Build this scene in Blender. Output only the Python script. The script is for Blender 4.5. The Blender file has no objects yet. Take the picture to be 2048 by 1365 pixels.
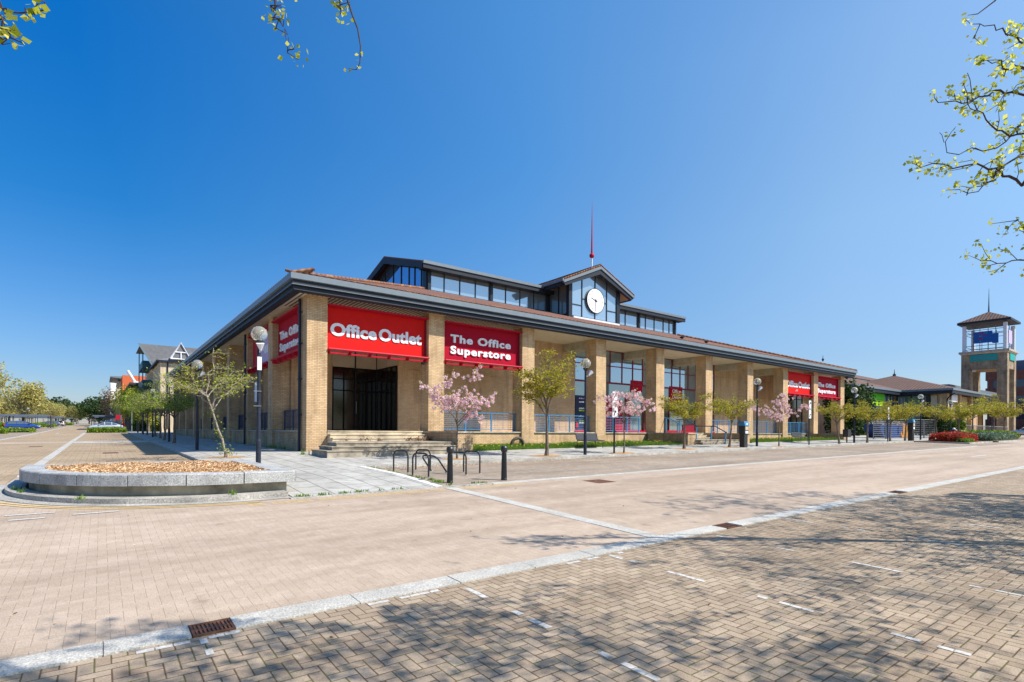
import bpy, math, random
from math import sin, cos, pi, radians, sqrt
from mathutils import Vector, Matrix, noise
random.seed(7)
S = bpy.context.scene
COL = S.collection
# ---------------------------------------------------------------- ground model
ZY = [(-80,-1.9),(-24,-.79),(-19.2,-.69),(-12.6,-.46),(-7,-.32),(0,-.2),(12,-.08),(26,.08),(45,.25),(64,.46),(130,1.35),(370,3.9),(900,9.5)]
def zy(y):
    if y <= ZY[0][0]: return ZY[0][1]
    for (a,za),(b,zb) in zip(ZY, ZY[1:]):
        if y <= b: return za+(zb-za)*(y-a)/(b-a)
    return ZY[-1][1]
def G(x, y): return zy(y)+.011*max(-40, min(x, 200))
def P(x, y):
    r = .1*max(0,min(1,(y+7)/7))*max(0,min(1,(45-x)/30)) if y <= 0 else .1*max(0,min(1,(30-y)/30))
    if x < 0: r *= max(0,min(1,(x+4.4)/4.4))
    return G(x, y)+.1+r

# ---------------------------------------------------------------- materials
def newmat(name):
    m = bpy.data.materials.new(name); m.use_nodes = True
    nt = m.node_tree; nt.nodes.clear()
    out = nt.nodes.new('ShaderNodeOutputMaterial'); b = nt.nodes.new('ShaderNodeBsdfPrincipled')
    nt.links.new(b.outputs[0], out.inputs[0])
    return m, nt, b
def N(nt, t, **k):
    n = nt.nodes.new('ShaderNode'+t)
    for a, v in k.items(): setattr(n, a, v)
    return n
def inp(nt, node, key, v):
    s = node.inputs[key]
    if hasattr(v, 'is_output'): nt.links.new(v, s)
    else: s.default_value = v
def M_(nt, op, a, b=None, c=None):
    n = N(nt, 'Math', operation=op); inp(nt, n, 0, a)
    if b is not None: inp(nt, n, 1, b)
    if c is not None: inp(nt, n, 2, c)
    return n.outputs[0]
def mix(nt, f, a, b, bt='MIX'):
    n = N(nt, 'Mix', data_type='RGBA', blend_type=bt)
    inp(nt, n, 0, f); inp(nt, n, 6, a); inp(nt, n, 7, b); return n.outputs[2]
def rgb(c): return (c[0], c[1], c[2], 1.)
def sc(c, k): return (c[0]*k, c[1]*k, c[2]*k, 1.)
def noisev(nt, scale, detail=4, vec=None, rough=.6):
    n = N(nt, 'TexNoise'); n.inputs['Scale'].default_value = scale; n.inputs['Detail'].default_value = detail; n.inputs['Roughness'].default_value = rough
    if vec is None:
        g = N(nt, 'NewGeometry'); vec = g.outputs['Position']
    nt.links.new(vec, n.inputs['Vector']); return n.outputs[0]
def ramp(nt, v, stops):
    r = N(nt, 'ValToRGB'); e = r.color_ramp.elements
    e[0].position, e[0].color = stops[0][0], rgb(stops[0][1]); e[1].position, e[1].color = stops[-1][0], rgb(stops[-1][1])
    for p, c in stops[1:-1]:
        x = e.new(p); x.color = rgb(c)
    nt.links.new(v, r.inputs[0]); return r.outputs[0]
def bump(nt, b, h, strength=.3, dist=.01):
    n = N(nt, 'Bump'); n.inputs['Strength'].default_value = strength; n.inputs['Distance'].default_value = dist
    nt.links.new(h, n.inputs['Height']); nt.links.new(n.outputs[0], b.inputs['Normal'])
def mat(name, col, rough=.7, metal=0., var=.15, scale=3., bmp=0., spec=.25, coat=0.):
    m, nt, b = newmat(name)
    if var:
        v = noisev(nt, scale); c = ramp(nt, v, [(.3, sc(col, 1-var)[:3]), (.7, sc(col, 1+var)[:3])]); nt.links.new(c, b.inputs['Base Color'])
        if bmp: bump(nt, b, noisev(nt, scale*12), bmp)
    else: b.inputs['Base Color'].default_value = rgb(col)
    b.inputs['Roughness'].default_value = rough; b.inputs['Metallic'].default_value = metal
    b.inputs['Specular IOR Level'].default_value = spec; b.inputs['Coat Weight'].default_value = coat
    return m
def sep(nt):
    g = N(nt, 'NewGeometry'); s = N(nt, 'SeparateXYZ'); nt.links.new(g.outputs['Position'], s.inputs[0]); return g, s
def brickmat(name, c1, c2, mortar, bw=.225, bh=.075, ms=.010, swap=False, off=.5, stain=.25, rough=.9, horiz=False):
    m, nt, b = newmat(name); g, s = sep(nt); cb = N(nt, 'CombineXYZ')
    if horiz:
        nt.links.new(s.outputs[1 if swap else 0], cb.inputs[0]); nt.links.new(s.outputs[0 if swap else 1], cb.inputs[1])
    else:
        nt.links.new(M_(nt, 'ADD', s.outputs[0], s.outputs[1]), cb.inputs[0]); nt.links.new(s.outputs[2], cb.inputs[1])
    t = N(nt, 'TexBrick'); t.offset = off
    nt.links.new(cb.outputs[0], t.inputs['Vector'])
    for k, v in (('Color1', rgb(c1)), ('Color2', rgb(c2)), ('Mortar', rgb(mortar))): t.inputs[k].default_value = v
    t.inputs['Scale'].default_value = 1; t.inputs['Mortar Size'].default_value = ms; t.inputs['Mortar Smooth'].default_value = .2
    t.inputs['Brick Width'].default_value = bw; t.inputs['Row Height'].default_value = bh; t.inputs['Bias'].default_value = 0
    n1 = noisev(nt, .9, 6); k = ramp(nt, n1, [(.3, (1-stain,)*3), (.62, (1.06,)*3)])
    mp = N(nt, 'Mapping'); mp.inputs['Scale'].default_value = (2.2, 2.2, .22); nt.links.new(g.outputs['Position'], mp.inputs[0])
    st_ = ramp(nt, noisev(nt, 1.6, 5, mp.outputs[0]), [(.36, (.80,.78,.76)), (.5, (1.,)*3), (.7, (1.05,)*3)])
    k = mix(nt, 1, k, st_, 'MULTIPLY')
    n2 = noisev(nt, 30, 3); k2 = ramp(nt, n2, [(.3, (.88,)*3), (.7, (1.1,)*3)])
    c = mix(nt, 1, mix(nt, 1, t.outputs[0], k, 'MULTIPLY'), k2, 'MULTIPLY')
    nt.links.new(c, b.inputs['Base Color']); b.inputs['Roughness'].default_value = rough; b.inputs['Specular IOR Level'].default_value = .25
    bump(nt, b, M_(nt, 'SUBTRACT', 1, t.outputs['Fac']), .5, .006)
    return m
def herring(name, c1, c2, joint, jw=.06, u=.1, jstr=1., big=.18, moss=None, jx=1.):
    """90 degree herringbone of 100 x 200 mm blocks laid along world X and Y"""
    m, nt, b = newmat(name); g, s = sep(nt)
    X = M_(nt, 'DIVIDE', s.outputs[0], u); Y = M_(nt, 'DIVIDE', s.outputs[1], u)
    i = M_(nt, 'FLOOR', X); j = M_(nt, 'FLOOR', Y); fx = M_(nt, 'SUBTRACT', X, i); fy = M_(nt, 'SUBTRACT', Y, j)
    q = M_(nt, 'FLOORED_MODULO', M_(nt, 'SUBTRACT', i, j), 4.)
    def eq(v): return M_(nt, 'COMPARE', q, float(v), .3)
    isH = M_(nt, 'LESS_THAN', q, 1.5); q1, q2 = eq(1), eq(2)
    lx = M_(nt, 'ADD', fx, q1); ly = M_(nt, 'ADD', fy, q2)
    Lx = M_(nt, 'ADD', isH, 1.); Ly = M_(nt, 'SUBTRACT', 2., isH)
    dx = M_(nt, 'MINIMUM', lx, M_(nt, 'SUBTRACT', Lx, lx)); dy = M_(nt, 'MINIMUM', ly, M_(nt, 'SUBTRACT', Ly, ly))
    if jx != 1.: dy = M_(nt, 'MULTIPLY', dy, jx)
    d = M_(nt, 'MINIMUM', dx, dy)
    w = M_(nt, 'MULTIPLY', noisev(nt, 25, 2), jw*.9); w = M_(nt, 'ADD', w, jw*.55)
    mr = N(nt, 'MapRange', interpolation_type='SMOOTHSTEP'); nt.links.new(d, mr.inputs[0]); nt.links.new(w, mr.inputs[2])
    mr.inputs[1].default_value = 0.
    face = mr.outputs[0]
    cb = N(nt, 'CombineXYZ'); nt.links.new(M_(nt, 'SUBTRACT', i, q1), cb.inputs[0]); nt.links.new(M_(nt, 'SUBTRACT', j, q2), cb.inputs[1])
    wn = N(nt, 'TexWhiteNoise', noise_dimensions='2D'); nt.links.new(cb.outputs[0], wn.inputs['Vector'])
    col = ramp(nt, wn.outputs[0], [(0, c1), (.5, tuple((a+e)/2 for a, e in zip(c1, c2))), (1, c2)])
    n1 = ramp(nt, noisev(nt, .35, 6), [(.3, (1-big,)*3), (.65, (1+big*.5,)*3)])
    n2 = ramp(nt, noisev(nt, 90, 2), [(.28, (.72,)*3), (.5, (1.,)*3), (.66, (1.12,)*3), (.75, (1.55,)*3)])
    n3 = ramp(nt, noisev(nt, 3, 5), [(.3, (.9, .88, .86)), (.7, (1.04,)*3)])
    col = mix(nt, 1, mix(nt, 1, mix(nt, 1, col, n1, 'MULTIPLY'), n2, 'MULTIPLY'), n3, 'MULTIPLY')
    mp = N(nt, 'Mapping'); mp.inputs['Scale'].default_value = (.10, 1.1, 1); nt.links.new(g.outputs['Position'], mp.inputs[0])
    col = mix(nt, 1, col, ramp(nt, noisev(nt, 1.0, 4, mp.outputs[0]), [(.36, (.84,.82,.80)), (.55, (1.,)*3), (.7, (1.06,)*3)]), 'MULTIPLY')
    col = mix(nt, ramp(nt, noisev(nt, 1.7, 5), [(.64, (0,)*3), (.74, (.45,)*3)]), col, (.14,.085,.05,1))
    jc = rgb(joint)
    if moss: jc = mix(nt, ramp(nt, noisev(nt, 4, 3), [(.45, (0,)*3), (.6, (1,)*3)]), rgb(joint), rgb(moss))
    jm = M_(nt, 'MULTIPLY', M_(nt, 'SUBTRACT', 1, face), jstr)
    c = mix(nt, jm, col, jc); nt.links.new(c, b.inputs['Base Color'])
    b.inputs['Roughness'].default_value = .92; b.inputs['Specular IOR Level'].default_value = .2
    h = M_(nt, 'ADD', face, M_(nt, 'MULTIPLY', noisev(nt, 120, 2), .35)); bump(nt, b, h, .35*jstr+.1, .006)
    return m
def leafmat(name, stops, trans=.35, rough=.5):
    m, nt, b = newmat(name); g = N(nt, 'NewGeometry')
    c = ramp(nt, g.outputs['Random Per Island'], stops); nt.links.new(c, b.inputs['Base Color']); b.inputs['Roughness'].default_value = rough
    b.inputs['Specular IOR Level'].default_value = .25
    t = N(nt, 'BsdfTranslucent'); nt.links.new(c, t.inputs[0]); mx = N(nt, 'MixShader'); mx.inputs[0].default_value = trans
    out = [n for n in nt.nodes if n.type == 'OUTPUT_MATERIAL'][0]
    nt.links.new(b.outputs[0], mx.inputs[1]); nt.links.new(t.outputs[0], mx.inputs[2]); nt.links.new(mx.outputs[0], out.inputs[0])
    return m
def glassmat(name, col, metal, rough=.03, wob=.0):
    m, nt, b = newmat(name); b.inputs['Base Color'].default_value = rgb(col); b.inputs['Metallic'].default_value = metal
    b.inputs['Roughness'].default_value = rough; b.inputs['Specular IOR Level'].default_value = .8
    if wob: bump(nt, b, noisev(nt, .5, 1), wob, .05)
    return m
def tilemat(name, col, along='x', pitch=.3, lichen=None):
    m, nt, b = newmat(name); g, s = sep(nt)
    nrm = N(nt, 'SeparateXYZ'); nt.links.new(g.outputs['Normal'], nrm.inputs[0])
    ax = M_(nt, 'GREATER_THAN', M_(nt, 'ABSOLUTE', nrm.outputs[0]), M_(nt, 'ABSOLUTE', nrm.outputs[1]))
    al = M_(nt, 'ADD', M_(nt, 'MULTIPLY', ax, s.outputs[1]), M_(nt, 'MULTIPLY', M_(nt, 'SUBTRACT', 1, ax), s.outputs[0]))
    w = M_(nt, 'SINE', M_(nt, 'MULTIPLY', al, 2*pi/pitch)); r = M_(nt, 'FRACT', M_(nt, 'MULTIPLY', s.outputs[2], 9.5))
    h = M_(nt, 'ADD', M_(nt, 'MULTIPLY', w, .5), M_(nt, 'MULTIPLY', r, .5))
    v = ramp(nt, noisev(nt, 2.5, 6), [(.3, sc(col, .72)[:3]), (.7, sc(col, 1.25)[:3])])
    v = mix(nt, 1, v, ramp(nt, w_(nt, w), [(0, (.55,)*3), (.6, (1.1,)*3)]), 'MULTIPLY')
    if lichen: v = mix(nt, ramp(nt, noisev(nt, 1.2, 6), [(.5, (0,)*3), (.66, (.8,)*3)]), v, rgb(lichen))
    nt.links.new(v, b.inputs['Base Color']); b.inputs['Roughness'].default_value = .9; bump(nt, b, h, .8, .05)
    return m
def w_(nt, w): return M_(nt, 'ADD', M_(nt, 'MULTIPLY', w, .5), .5)
def soffmat(name, col, pitch):
    m, nt, b = newmat(name); g, s = sep(nt)
    r = M_(nt, 'FRACT', M_(nt, 'DIVIDE', s.outputs[0], pitch)); k = ramp(nt, r, [(0, sc(col, .12)[:3]), (.38, sc(col, .2)[:3]), (.45, col), (1, col)])
    nt.links.new(k, b.inputs['Base Color']); b.inputs['Roughness'].default_value = .8; bump(nt, b, r, .5, .03); return m
def wavemat(name, c1, c2, scale, axis='Z'):
    m, nt, b = newmat(name); g, s = sep(nt)
    r = M_(nt, 'FRACT', M_(nt, 'MULTIPLY', s.outputs['XYZ'.index(axis)], scale)); k = ramp(nt, r, [(0, c2), (.12, c2), (.18, c1), (1, c1)])
    nt.links.new(k, b.inputs['Base Color']); b.inputs['Roughness'].default_value = .8; return m

BUFF = (.56,.365,.185); BUFF2 = (.68,.47,.265)
M = {}
M['brick'] = brickmat('buff_brick', BUFF, BUFF2, (.34,.26,.18), stain=.26)
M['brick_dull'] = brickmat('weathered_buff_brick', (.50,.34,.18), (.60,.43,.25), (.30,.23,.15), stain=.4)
M['brick_wall'] = brickmat('pinkish_buff_brick', (.55,.36,.20), (.64,.44,.26), (.42,.30,.19), stain=.15)
M['brick_red'] = brickmat('red_brick', (.15,.055,.045), (.19,.075,.055), (.12,.07,.06))
M['stone'] = mat('limestone', (.58,.52,.42), .85, var=.25, scale=2.5, bmp=.3)
M['stone_step'] = mat('worn_step_stone', (.52,.44,.31), .9, var=.4, scale=1.6, bmp=.4)
M['stone_dark'] = mat('weathered_step_stone', (.30,.26,.20), .9, var=.55, scale=2.2, bmp=.5)
M['coping'] = mat('terrace_coping', (.40,.36,.29), .9, var=.35, scale=3, bmp=.3)
M['granite'] = mat('flecked_granite', (.43,.45,.46), .75, var=.0)
def granite(name, c, k=60, big=.14):
    m, nt, b = newmat(name); a = ramp(nt, noisev(nt, k, 3, rough=.8), [(.34, sc(c,.42)[:3]), (.47, sc(c,.9)[:3]), (.54, c), (.68, sc(c,1.55)[:3])])
    a = mix(nt, 1, a, ramp(nt, noisev(nt, 1.5, 5), [(.3, (1-big,)*3), (.7, (1+big,)*3)]), 'MULTIPLY')
    nt.links.new(a, b.inputs['Base Color']); b.inputs['Roughness'].default_value = .7; bump(nt, b, noisev(nt, k*.8, 3), .3, .004); return m
M['granite'] = granite('flecked_granite', (.40,.40,.385), 38, .3)
M['strip'] = granite('granite_setts', (.50,.475,.42), 60, .2)
M['kerb'] = granite('kerb_stone', (.40,.375,.33), 30, .35)
M['plinth'] = mat('stained_concrete', (.30,.27,.20), .95, var=.5, scale=2.2, bmp=.3)
M['bay'] = herring('tan_herringbone_block', (.325,.25,.18), (.43,.34,.25), (.09,.052,.028), jw=.10, moss=(.10,.10,.03), big=.16)
M['road'] = herring('pink_herringbone_block', (.445,.352,.27), (.485,.388,.302), (.27,.205,.15), jw=.05, jstr=.75, big=.10, jx=3.)
M['bay2'] = herring('brown_herringbone_block', (.30,.245,.19), (.38,.31,.24), (.15,.12,.09), jw=.06, jstr=.8, big=.2)
M['bay3'] = herring('golden_brown_block', (.38,.29,.19), (.44,.34,.23), (.16,.12,.08), jw=.07, u=.2, jstr=.8, big=.12)
M['slab'] = brickmat('grey_paving_slabs', (.40,.385,.345), (.48,.465,.42), (.15,.14,.10), bw=.9, bh=.6, ms=.014, swap=True, horiz=True, stain=.25)
M['farground'] = mat('far_paving', (.36,.31,.25), .95, var=.2, scale=.2)
M['paint_white'] = mat('white_kerb_paint', (.66,.65,.61), .85, var=.2, scale=9)
M['mark'] = mat('scuffed_road_paint', (.52,.50,.46), .85, var=.3, scale=25)
M['paint_yellow'] = mat('worn_yellow_paint', (.70,.50,.20), .8, var=.25, scale=14)
M['iron'] = mat('rusty_iron', (.13,.06,.035), .7, var=.4, scale=12, bmp=.3)
M['void'] = mat('drain_dark', (.012,.010,.008), 1, var=0)
M['gutter'] = mat('pale_grey_gutter', (.15,.185,.21), .4, var=.08, spec=.6)
M['fascia'] = mat('slate_fascia', (.016,.021,.032), .5, var=.15, spec=.3)
M['pipe'] = mat('dark_blue_pipe', (.015,.022,.04), .4, var=.1)
M['soffit'] = mat('cream_soffit', (.62,.54,.40), .8, var=.08)
M['soffit_slat'] = soffmat('slatted_soffit', (.66,.58,.46), .2)
M['beam'] = mat('grey_concrete_beam', (.40,.37,.28), .9, var=.2)
M['tile'] = tilemat('brown_clay_tiles', (.19,.085,.055), pitch=.3)
M['tile_hip'] = tilemat('lichen_clay_tiles', (.22,.10,.06), pitch=.3, lichen=(.42,.20,.05))
M['tile_far'] = tilemat('mossy_brown_tiles', (.155,.085,.06), pitch=.45)
M['slate'] = mat('grey_slate', (.17,.17,.18), .8, var=.15, scale=2)
M['glass'] = glassmat('sky_glass', (.38,.48,.54), .62, .03, .02)
M['glass_deep'] = glassmat('deep_blue_glass', (.28,.42,.62), .8, .04)
M['glass_navy'] = glassmat('navy_glass', (.03,.045,.075), .2, .1)
M['glass_dark'] = glassmat('dark_glass', (.012,.010,.010), .0, .12)
M['glass_dull'] = glassmat('dull_glass', (.26,.32,.33), .55, .05, .02)
M['frame'] = mat('dark_frame', (.02,.028,.04), .4, var=.1)
M['frame_red'] = mat('maroon_frame', (.22,.012,.03), .45, var=.1)
M['panel'] = mat('beige_panel', (.50,.42,.31), .7, var=.08)
M['red'] = mat('vermilion_board', (.62,.014,.012), .6, var=.06, spec=.08)
M['crimson'] = mat('crimson_board', (.38,.007,.026), .65, var=.06, spec=.08)
M['redrail'] = mat('red_rail_paint', (.42,.010,.030), .5, var=.1, spec=.15)
M['white'] = mat('white_lettering', (.80,.81,.83), .5, var=.03)
M['lilac'] = mat('lilac_poster', (.50,.42,.62), .6, var=.08)
M['blue_banner'] = mat('blue_banner', (.012,.10,.36), .5, var=.05)
M['navy'] = mat('navy_poster', (.012,.02,.065), .5, var=.1)
M['teal'] = mat('teal_sign', (.01,.33,.30), .5, var=.06)
M['green'] = mat('lime_poster', (.12,.55,.03), .5, var=.08)
M['lime'] = mat('yellow_green_poster', (.38,.68,.02), .5, var=.08)
M['green_sign'] = mat('green_sign', (.01,.50,.13), .5, var=.06)
M['blue'] = mat('blue_rail_paint', (.03,.20,.40), .45, var=.12, spec=.6)
M['navyrail'] = mat('navy_rail_paint', (.02,.045,.10), .45, var=.12)
M['mesh_dark'] = mat('dark_perforated_metal', (.030,.034,.042), .6, var=.1)
M['black'] = mat('black_paint', (.018,.019,.021), .42, var=.2, spec=.5)
M['blackblue'] = mat('chipped_black_paint', (.022,.028,.045), .45, var=.35, scale=9)
M['steel'] = mat('galvanised_steel', (.24,.25,.26), .45, .5, var=.1)
M['whitemetal'] = mat('white_metal', (.70,.71,.74), .45, var=.05)
M['clock'] = mat('clock_face', (.85,.86,.86), .5, var=.02)
M['rubber'] = mat('black_rubber', (.02,.018,.016), .9, var=.2)
M['tyre_old'] = mat('perished_rubber', (.12,.10,.075), .95, var=.3, scale=20)
M['bark'] = mat('grey_brown_bark', (.17,.135,.10), .95, var=.4, scale=14, bmp=.6)
M['bark_pale'] = mat('pale_bark', (.33,.28,.22), .95, var=.4, scale=14, bmp=.6)
M['bark_dark'] = mat('dark_twig_bark', (.07,.048,.04), .9, var=.3, scale=20)
M['mulch'] = leafmat('bark_chips', [(0,(.24,.12,.05)),(.35,(.48,.28,.13)),(.75,(.68,.47,.27)),(1,(.82,.65,.45))], .0, .9)
M['soil'] = mat('brown_soil', (.20,.12,.07), 1, var=.4, scale=12, bmp=.6)
M['mulchbed'] = mat('mulch_bed', (.46,.26,.11), 1, var=.5, scale=22, bmp=.8)
M['grassbed'] = mat('turf', (.07,.11,.02), 1, var=.4, scale=6, bmp=.5)
M['grass'] = leafmat('grass_blades', [(0,(.07,.15,.015)),(.5,(.13,.26,.025)),(1,(.26,.36,.05))], .3, .6)
M['dandelion'] = leafmat('dandelion_yellow', [(0,(.75,.55,.02)),(1,(.85,.70,.05))], .2)
M['leaf'] = leafmat('spring_leaves', [(0,(.14,.15,.012)),(.4,(.34,.33,.025)),(.8,(.56,.50,.045)),(1,(.55,.30,.06))], .45)
M['leaf_sparse'] = leafmat('yellow_green_leaves', [(0,(.16,.20,.015)),(.5,(.36,.42,.03)),(1,(.56,.55,.06))], .45)
M['leaf_green'] = leafmat('fresh_green_leaves', [(0,(.08,.13,.012)),(.5,(.22,.32,.03)),(1,(.42,.48,.06))], .4)
M['leaf_lime'] = leafmat('lime_leaves', [(0,(.26,.30,.02)),(.5,(.56,.58,.05)),(1,(.78,.74,.16))], .55)
M['leaf_far'] = leafmat('pale_olive_foliage', [(0,(.34,.31,.10)),(.5,(.50,.47,.13)),(1,(.60,.50,.24))], .45, .8)
M['leaf_tan'] = leafmat('budding_tan_foliage', [(0,(.22,.14,.08)),(1,(.38,.26,.16))], .3, .8)
M['leaf_olive'] = leafmat('brown_olive_foliage', [(0,(.07,.06,.02)),(1,(.19,.15,.05))], .2, .8)
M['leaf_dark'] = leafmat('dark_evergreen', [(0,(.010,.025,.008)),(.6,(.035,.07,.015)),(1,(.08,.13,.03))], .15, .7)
M['hedge'] = leafmat('bright_hedge_leaves', [(0,(.07,.13,.012)),(.6,(.17,.28,.02)),(1,(.32,.40,.03))], .3, .6)
M['sage'] = leafmat('sage_leaves', [(0,(.10,.15,.09)),(1,(.24,.32,.20))], .2, .7)
M['redleaf'] = leafmat('red_leaves', [(0,(.22,.02,.015)),(.5,(.50,.04,.025)),(.85,(.62,.10,.06)),(1,(.10,.14,.03))], .3, .6)
M['blossom'] = leafmat('pink_blossom', [(0,(.72,.40,.46)),(.4,(.88,.62,.66)),(1,(.95,.84,.84))], .35, .7)
M['hornleaf'] = leafmat('red_brown_weeds', [(0,(.20,.05,.04)),(.6,(.30,.12,.08)),(1,(.20,.26,.05))], .2, .8)
M['carblue'] = mat('blue_car_paint', (.012,.06,.28), .25, .2, var=0, coat=1)
M['carsilver'] = mat('silver_car_paint', (.55,.58,.62), .3, .6, var=0, coat=1)
M['carwhite'] = mat('white_car_paint', (.75,.76,.77), .3, 0, var=0, coat=1)
M['cargrey'] = mat('steel_blue_car_paint', (.10,.15,.24), .25, .3, var=0, coat=1)
M['carcyan'] = mat('bright_blue_car_paint', (.02,.16,.50), .25, .2, var=0, coat=1)
M['carwin'] = glassmat('car_window', (.10,.13,.15), .3, .06)
M['lamp_red'] = mat('tail_lamp_red', (.55,.02,.02), .3, var=0)
M['lamp_clear'] = mat('headlamp', (.75,.78,.80), .2, .3, var=0)
M['skip_blue'] = mat('blue_skip_paint', (.02,.06,.20), .6, var=.3)
M['skip_orange'] = mat('orange_skip_paint', (.60,.25,.02), .6, var=.25)
M['rubble'] = leafmat('mixed_rubble', [(0,(.5,.5,.48)),(.4,(.3,.2,.15)),(.7,(.7,.66,.6)),(1,(.12,.1,.1))], 0, .9)
M['tower_stone'] = brickmat('dark_buff_blockwork', (.34,.26,.17), (.42,.33,.22), (.24,.19,.13), bw=.45, bh=.22, ms=.02, stain=.45)
M['render_white'] = mat('white_render', (.72,.72,.72), .8, var=.04)
M['render_red'] = mat('terracotta_render', (.55,.13,.05), .85, var=.08)
M['render_buff'] = brickmat('pale_buff_brick', (.58,.47,.32), (.64,.52,.36), (.48,.40,.30), stain=.1)
M['tealmetal'] = mat('dark_teal_metal', (.02,.09,.13), .5, var=.1)
M['bluegrey'] = mat('blue_grey_cladding', (.10,.13,.18), .5, var=.1)
M['canopy'] = mat('charcoal_canopy', (.05,.05,.055), .6, var=.2)
def globemat():
    m, nt, b = newmat('cream_globe_glass'); b.inputs['Base Color'].default_value = (.80,.78,.66,1); b.inputs['Roughness'].default_value = .12
    b.inputs['Transmission Weight'].default_value = .75; b.inputs['IOR'].default_value = 1.15; b.inputs['Specular IOR Level'].default_value = .9; b.inputs['Coat Weight'].default_value = .6
    return m
M['globe'] = globemat()

# ---------------------------------------------------------------- mesh builder
class MB:
    def __init__(s): s.v = []; s.f = []; s.sm = False
    def add(s, vs, fs):
        o = len(s.v); s.v += [tuple(p) for p in vs]; s.f += [tuple(i+o for i in f) for f in fs]; return s
    def box(s, x0, x1, y0, y1, z0, z1):
        return s.add([(x0,y0,z0),(x1,y0,z0),(x1,y1,z0),(x0,y1,z0),(x0,y0,z1),(x1,y0,z1),(x1,y1,z1),(x0,y1,z1)],
                     [(0,3,2,1),(4,5,6,7),(0,1,5,4),(1,2,6,5),(2,3,7,6),(3,0,4,7)])
    def prism(s, poly, z0, z1):
        n = len(poly)
        zf = (lambda z: z) if True else None
        a = [(x, y, z0(x,y) if callable(z0) else z0) for x, y in poly]; b = [(x, y, z1(x,y) if callable(z1) else z1) for x, y in poly]
        return s.add(a+b, [tuple(range(n))[::-1], tuple(range(n, 2*n))]+[(i,(i+1)%n,n+(i+1)%n,n+i) for i in range(n)])
    def extr(s, prof, axis, a, b):
        """prof: list of 2D points; axis 'x': (y,z) extruded x a..b; 'y': (x,z) extruded y a..b"""
        n = len(prof)
        f = (lambda t, p: (t, p[0], p[1])) if axis == 'x' else (lambda t, p: (p[0], t, p[1]))
        return s.add([f(a,p) for p in prof]+[f(b,p) for p in prof], [tuple(range(n)), tuple(range(n,2*n))[::-1]]+[(i,n+i,n+(i+1)%n,(i+1)%n) for i in range(n)])
    def tube(s, pts, r, n=8, cap=True):
        pts = [Vector(p) for p in pts]; rs = r if isinstance(r, (list,tuple)) else [r]*len(pts)
        o = len(s.v); up = Vector((0,0,1)); prev = None
        for k, p in enumerate(pts):
            t = (pts[min(k+1,len(pts)-1)]-pts[max(k-1,0)])
            t = t.normalized() if t.length > 1e-9 else Vector((0,0,1))
            if prev is None:
                a = t.cross(up); a = a.normalized() if a.length > 1e-3 else t.cross(Vector((1,0,0))).normalized()
            else:
                a = prev - t*prev.dot(t); a = a.normalized() if a.length > 1e-6 else t.orthogonal().normalized()
            prev = a; b = t.cross(a)
            for i in range(n):
                w = 2*pi*i/n; q = p+(a*cos(w)+b*sin(w))*rs[k]; s.v.append(tuple(q))
        m = len(pts)
        for k in range(m-1):
            for i in range(n):
                j = (i+1) % n; s.f.append((o+k*n+i, o+k*n+j, o+(k+1)*n+j, o+(k+1)*n+i))
        if cap: s.f.append(tuple(o+i for i in range(n))[::-1]); s.f.append(tuple(o+(m-1)*n+i for i in range(n)))
        return s
    def lathe(s, prof, c=(0,0,0), n=20):
        o = len(s.v)
        for r, z in prof:
            for i in range(n):
                w = 2*pi*i/n; s.v.append((c[0]+r*cos(w), c[1]+r*sin(w), c[2]+z))
        for k in range(len(prof)-1):
            for i in range(n):
                j = (i+1) % n; s.f.append((o+k*n+i,o+k*n+j,o+(k+1)*n+j,o+(k+1)*n+i))
        s.f.append(tuple(o+i for i in range(n))[::-1]); s.f.append(tuple(o+(len(prof)-1)*n+i for i in range(n)))
        return s
    def sphere(s, c, r, n=20, m=12, sz=1.):
        return s.lathe([(max(1e-4, r*sin(pi*k/m)), -r*sz*cos(pi*k/m)) for k in range(m+1)], c, n)
    def quad(s, c, d1, d2):
        c, d1, d2 = Vector(c), Vector(d1), Vector(d2)
        return s.add([c-d1-d2, c+d1-d2, c+d1+d2, c-d1+d2], [(0,1,2,3)])
    def leaf(s, c, size, rnd, up=.5, wide=.62, fold=True):
        d = Vector((rnd.gauss(0,1), rnd.gauss(0,1), rnd.gauss(0,1)*up)); d = d.normalized() if d.length > .01 else Vector((1,0,0))
        n = Vector((rnd.gauss(0,1), rnd.gauss(0,1), rnd.gauss(0,1)+.6)); w = d.cross(n); w = w.normalized() if w.length > .01 else d.orthogonal()
        c = Vector(c); L = d*size*.5; W = w*size*.5*wide
        s.add([c-L, c-L*.1+W, c+L, c-L*.1-W], [(0,1,2,3)])
    def build(s, name, m, parent=None, smooth=False, world=True):
        me = bpy.data.meshes.new(name); me.from_pydata(s.v, [], s.f); me.update()
        if m is not None: me.materials.append(M[m] if isinstance(m, str) else m)
        if smooth: me.polygons.foreach_set('use_smooth', [True]*len(me.polygons))
        o = bpy.data.objects.new(name, me); COL.objects.link(o)
        if parent is not None:
            o.parent = parent
            if world:
                w = Vector((0,0,0)); p = parent
                while p: w += p.location; p = p.parent
                o.location = -w
        return o
def bevel(o, w=.01, seg=2):
    b = o.modifiers.new('bevel', 'BEVEL'); b.width = w; b.segments = seg; b.limit_method = 'ANGLE'; return o
def tag(o, label=None, cat=None, group=None, kind=None):
    for k, v in (('label',label),('category',cat),('group',group),('kind',kind)):
        if v: o[k] = v
    return o
def thing(name, label, cat, loc=(0,0,0), rz=0, group=None):
    o = bpy.data.objects.new(name, None); COL.objects.link(o); o.empty_display_size = .2
    o.location = loc; o.rotation_euler = (0,0,rz); return tag(o, label, cat, group)
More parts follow.
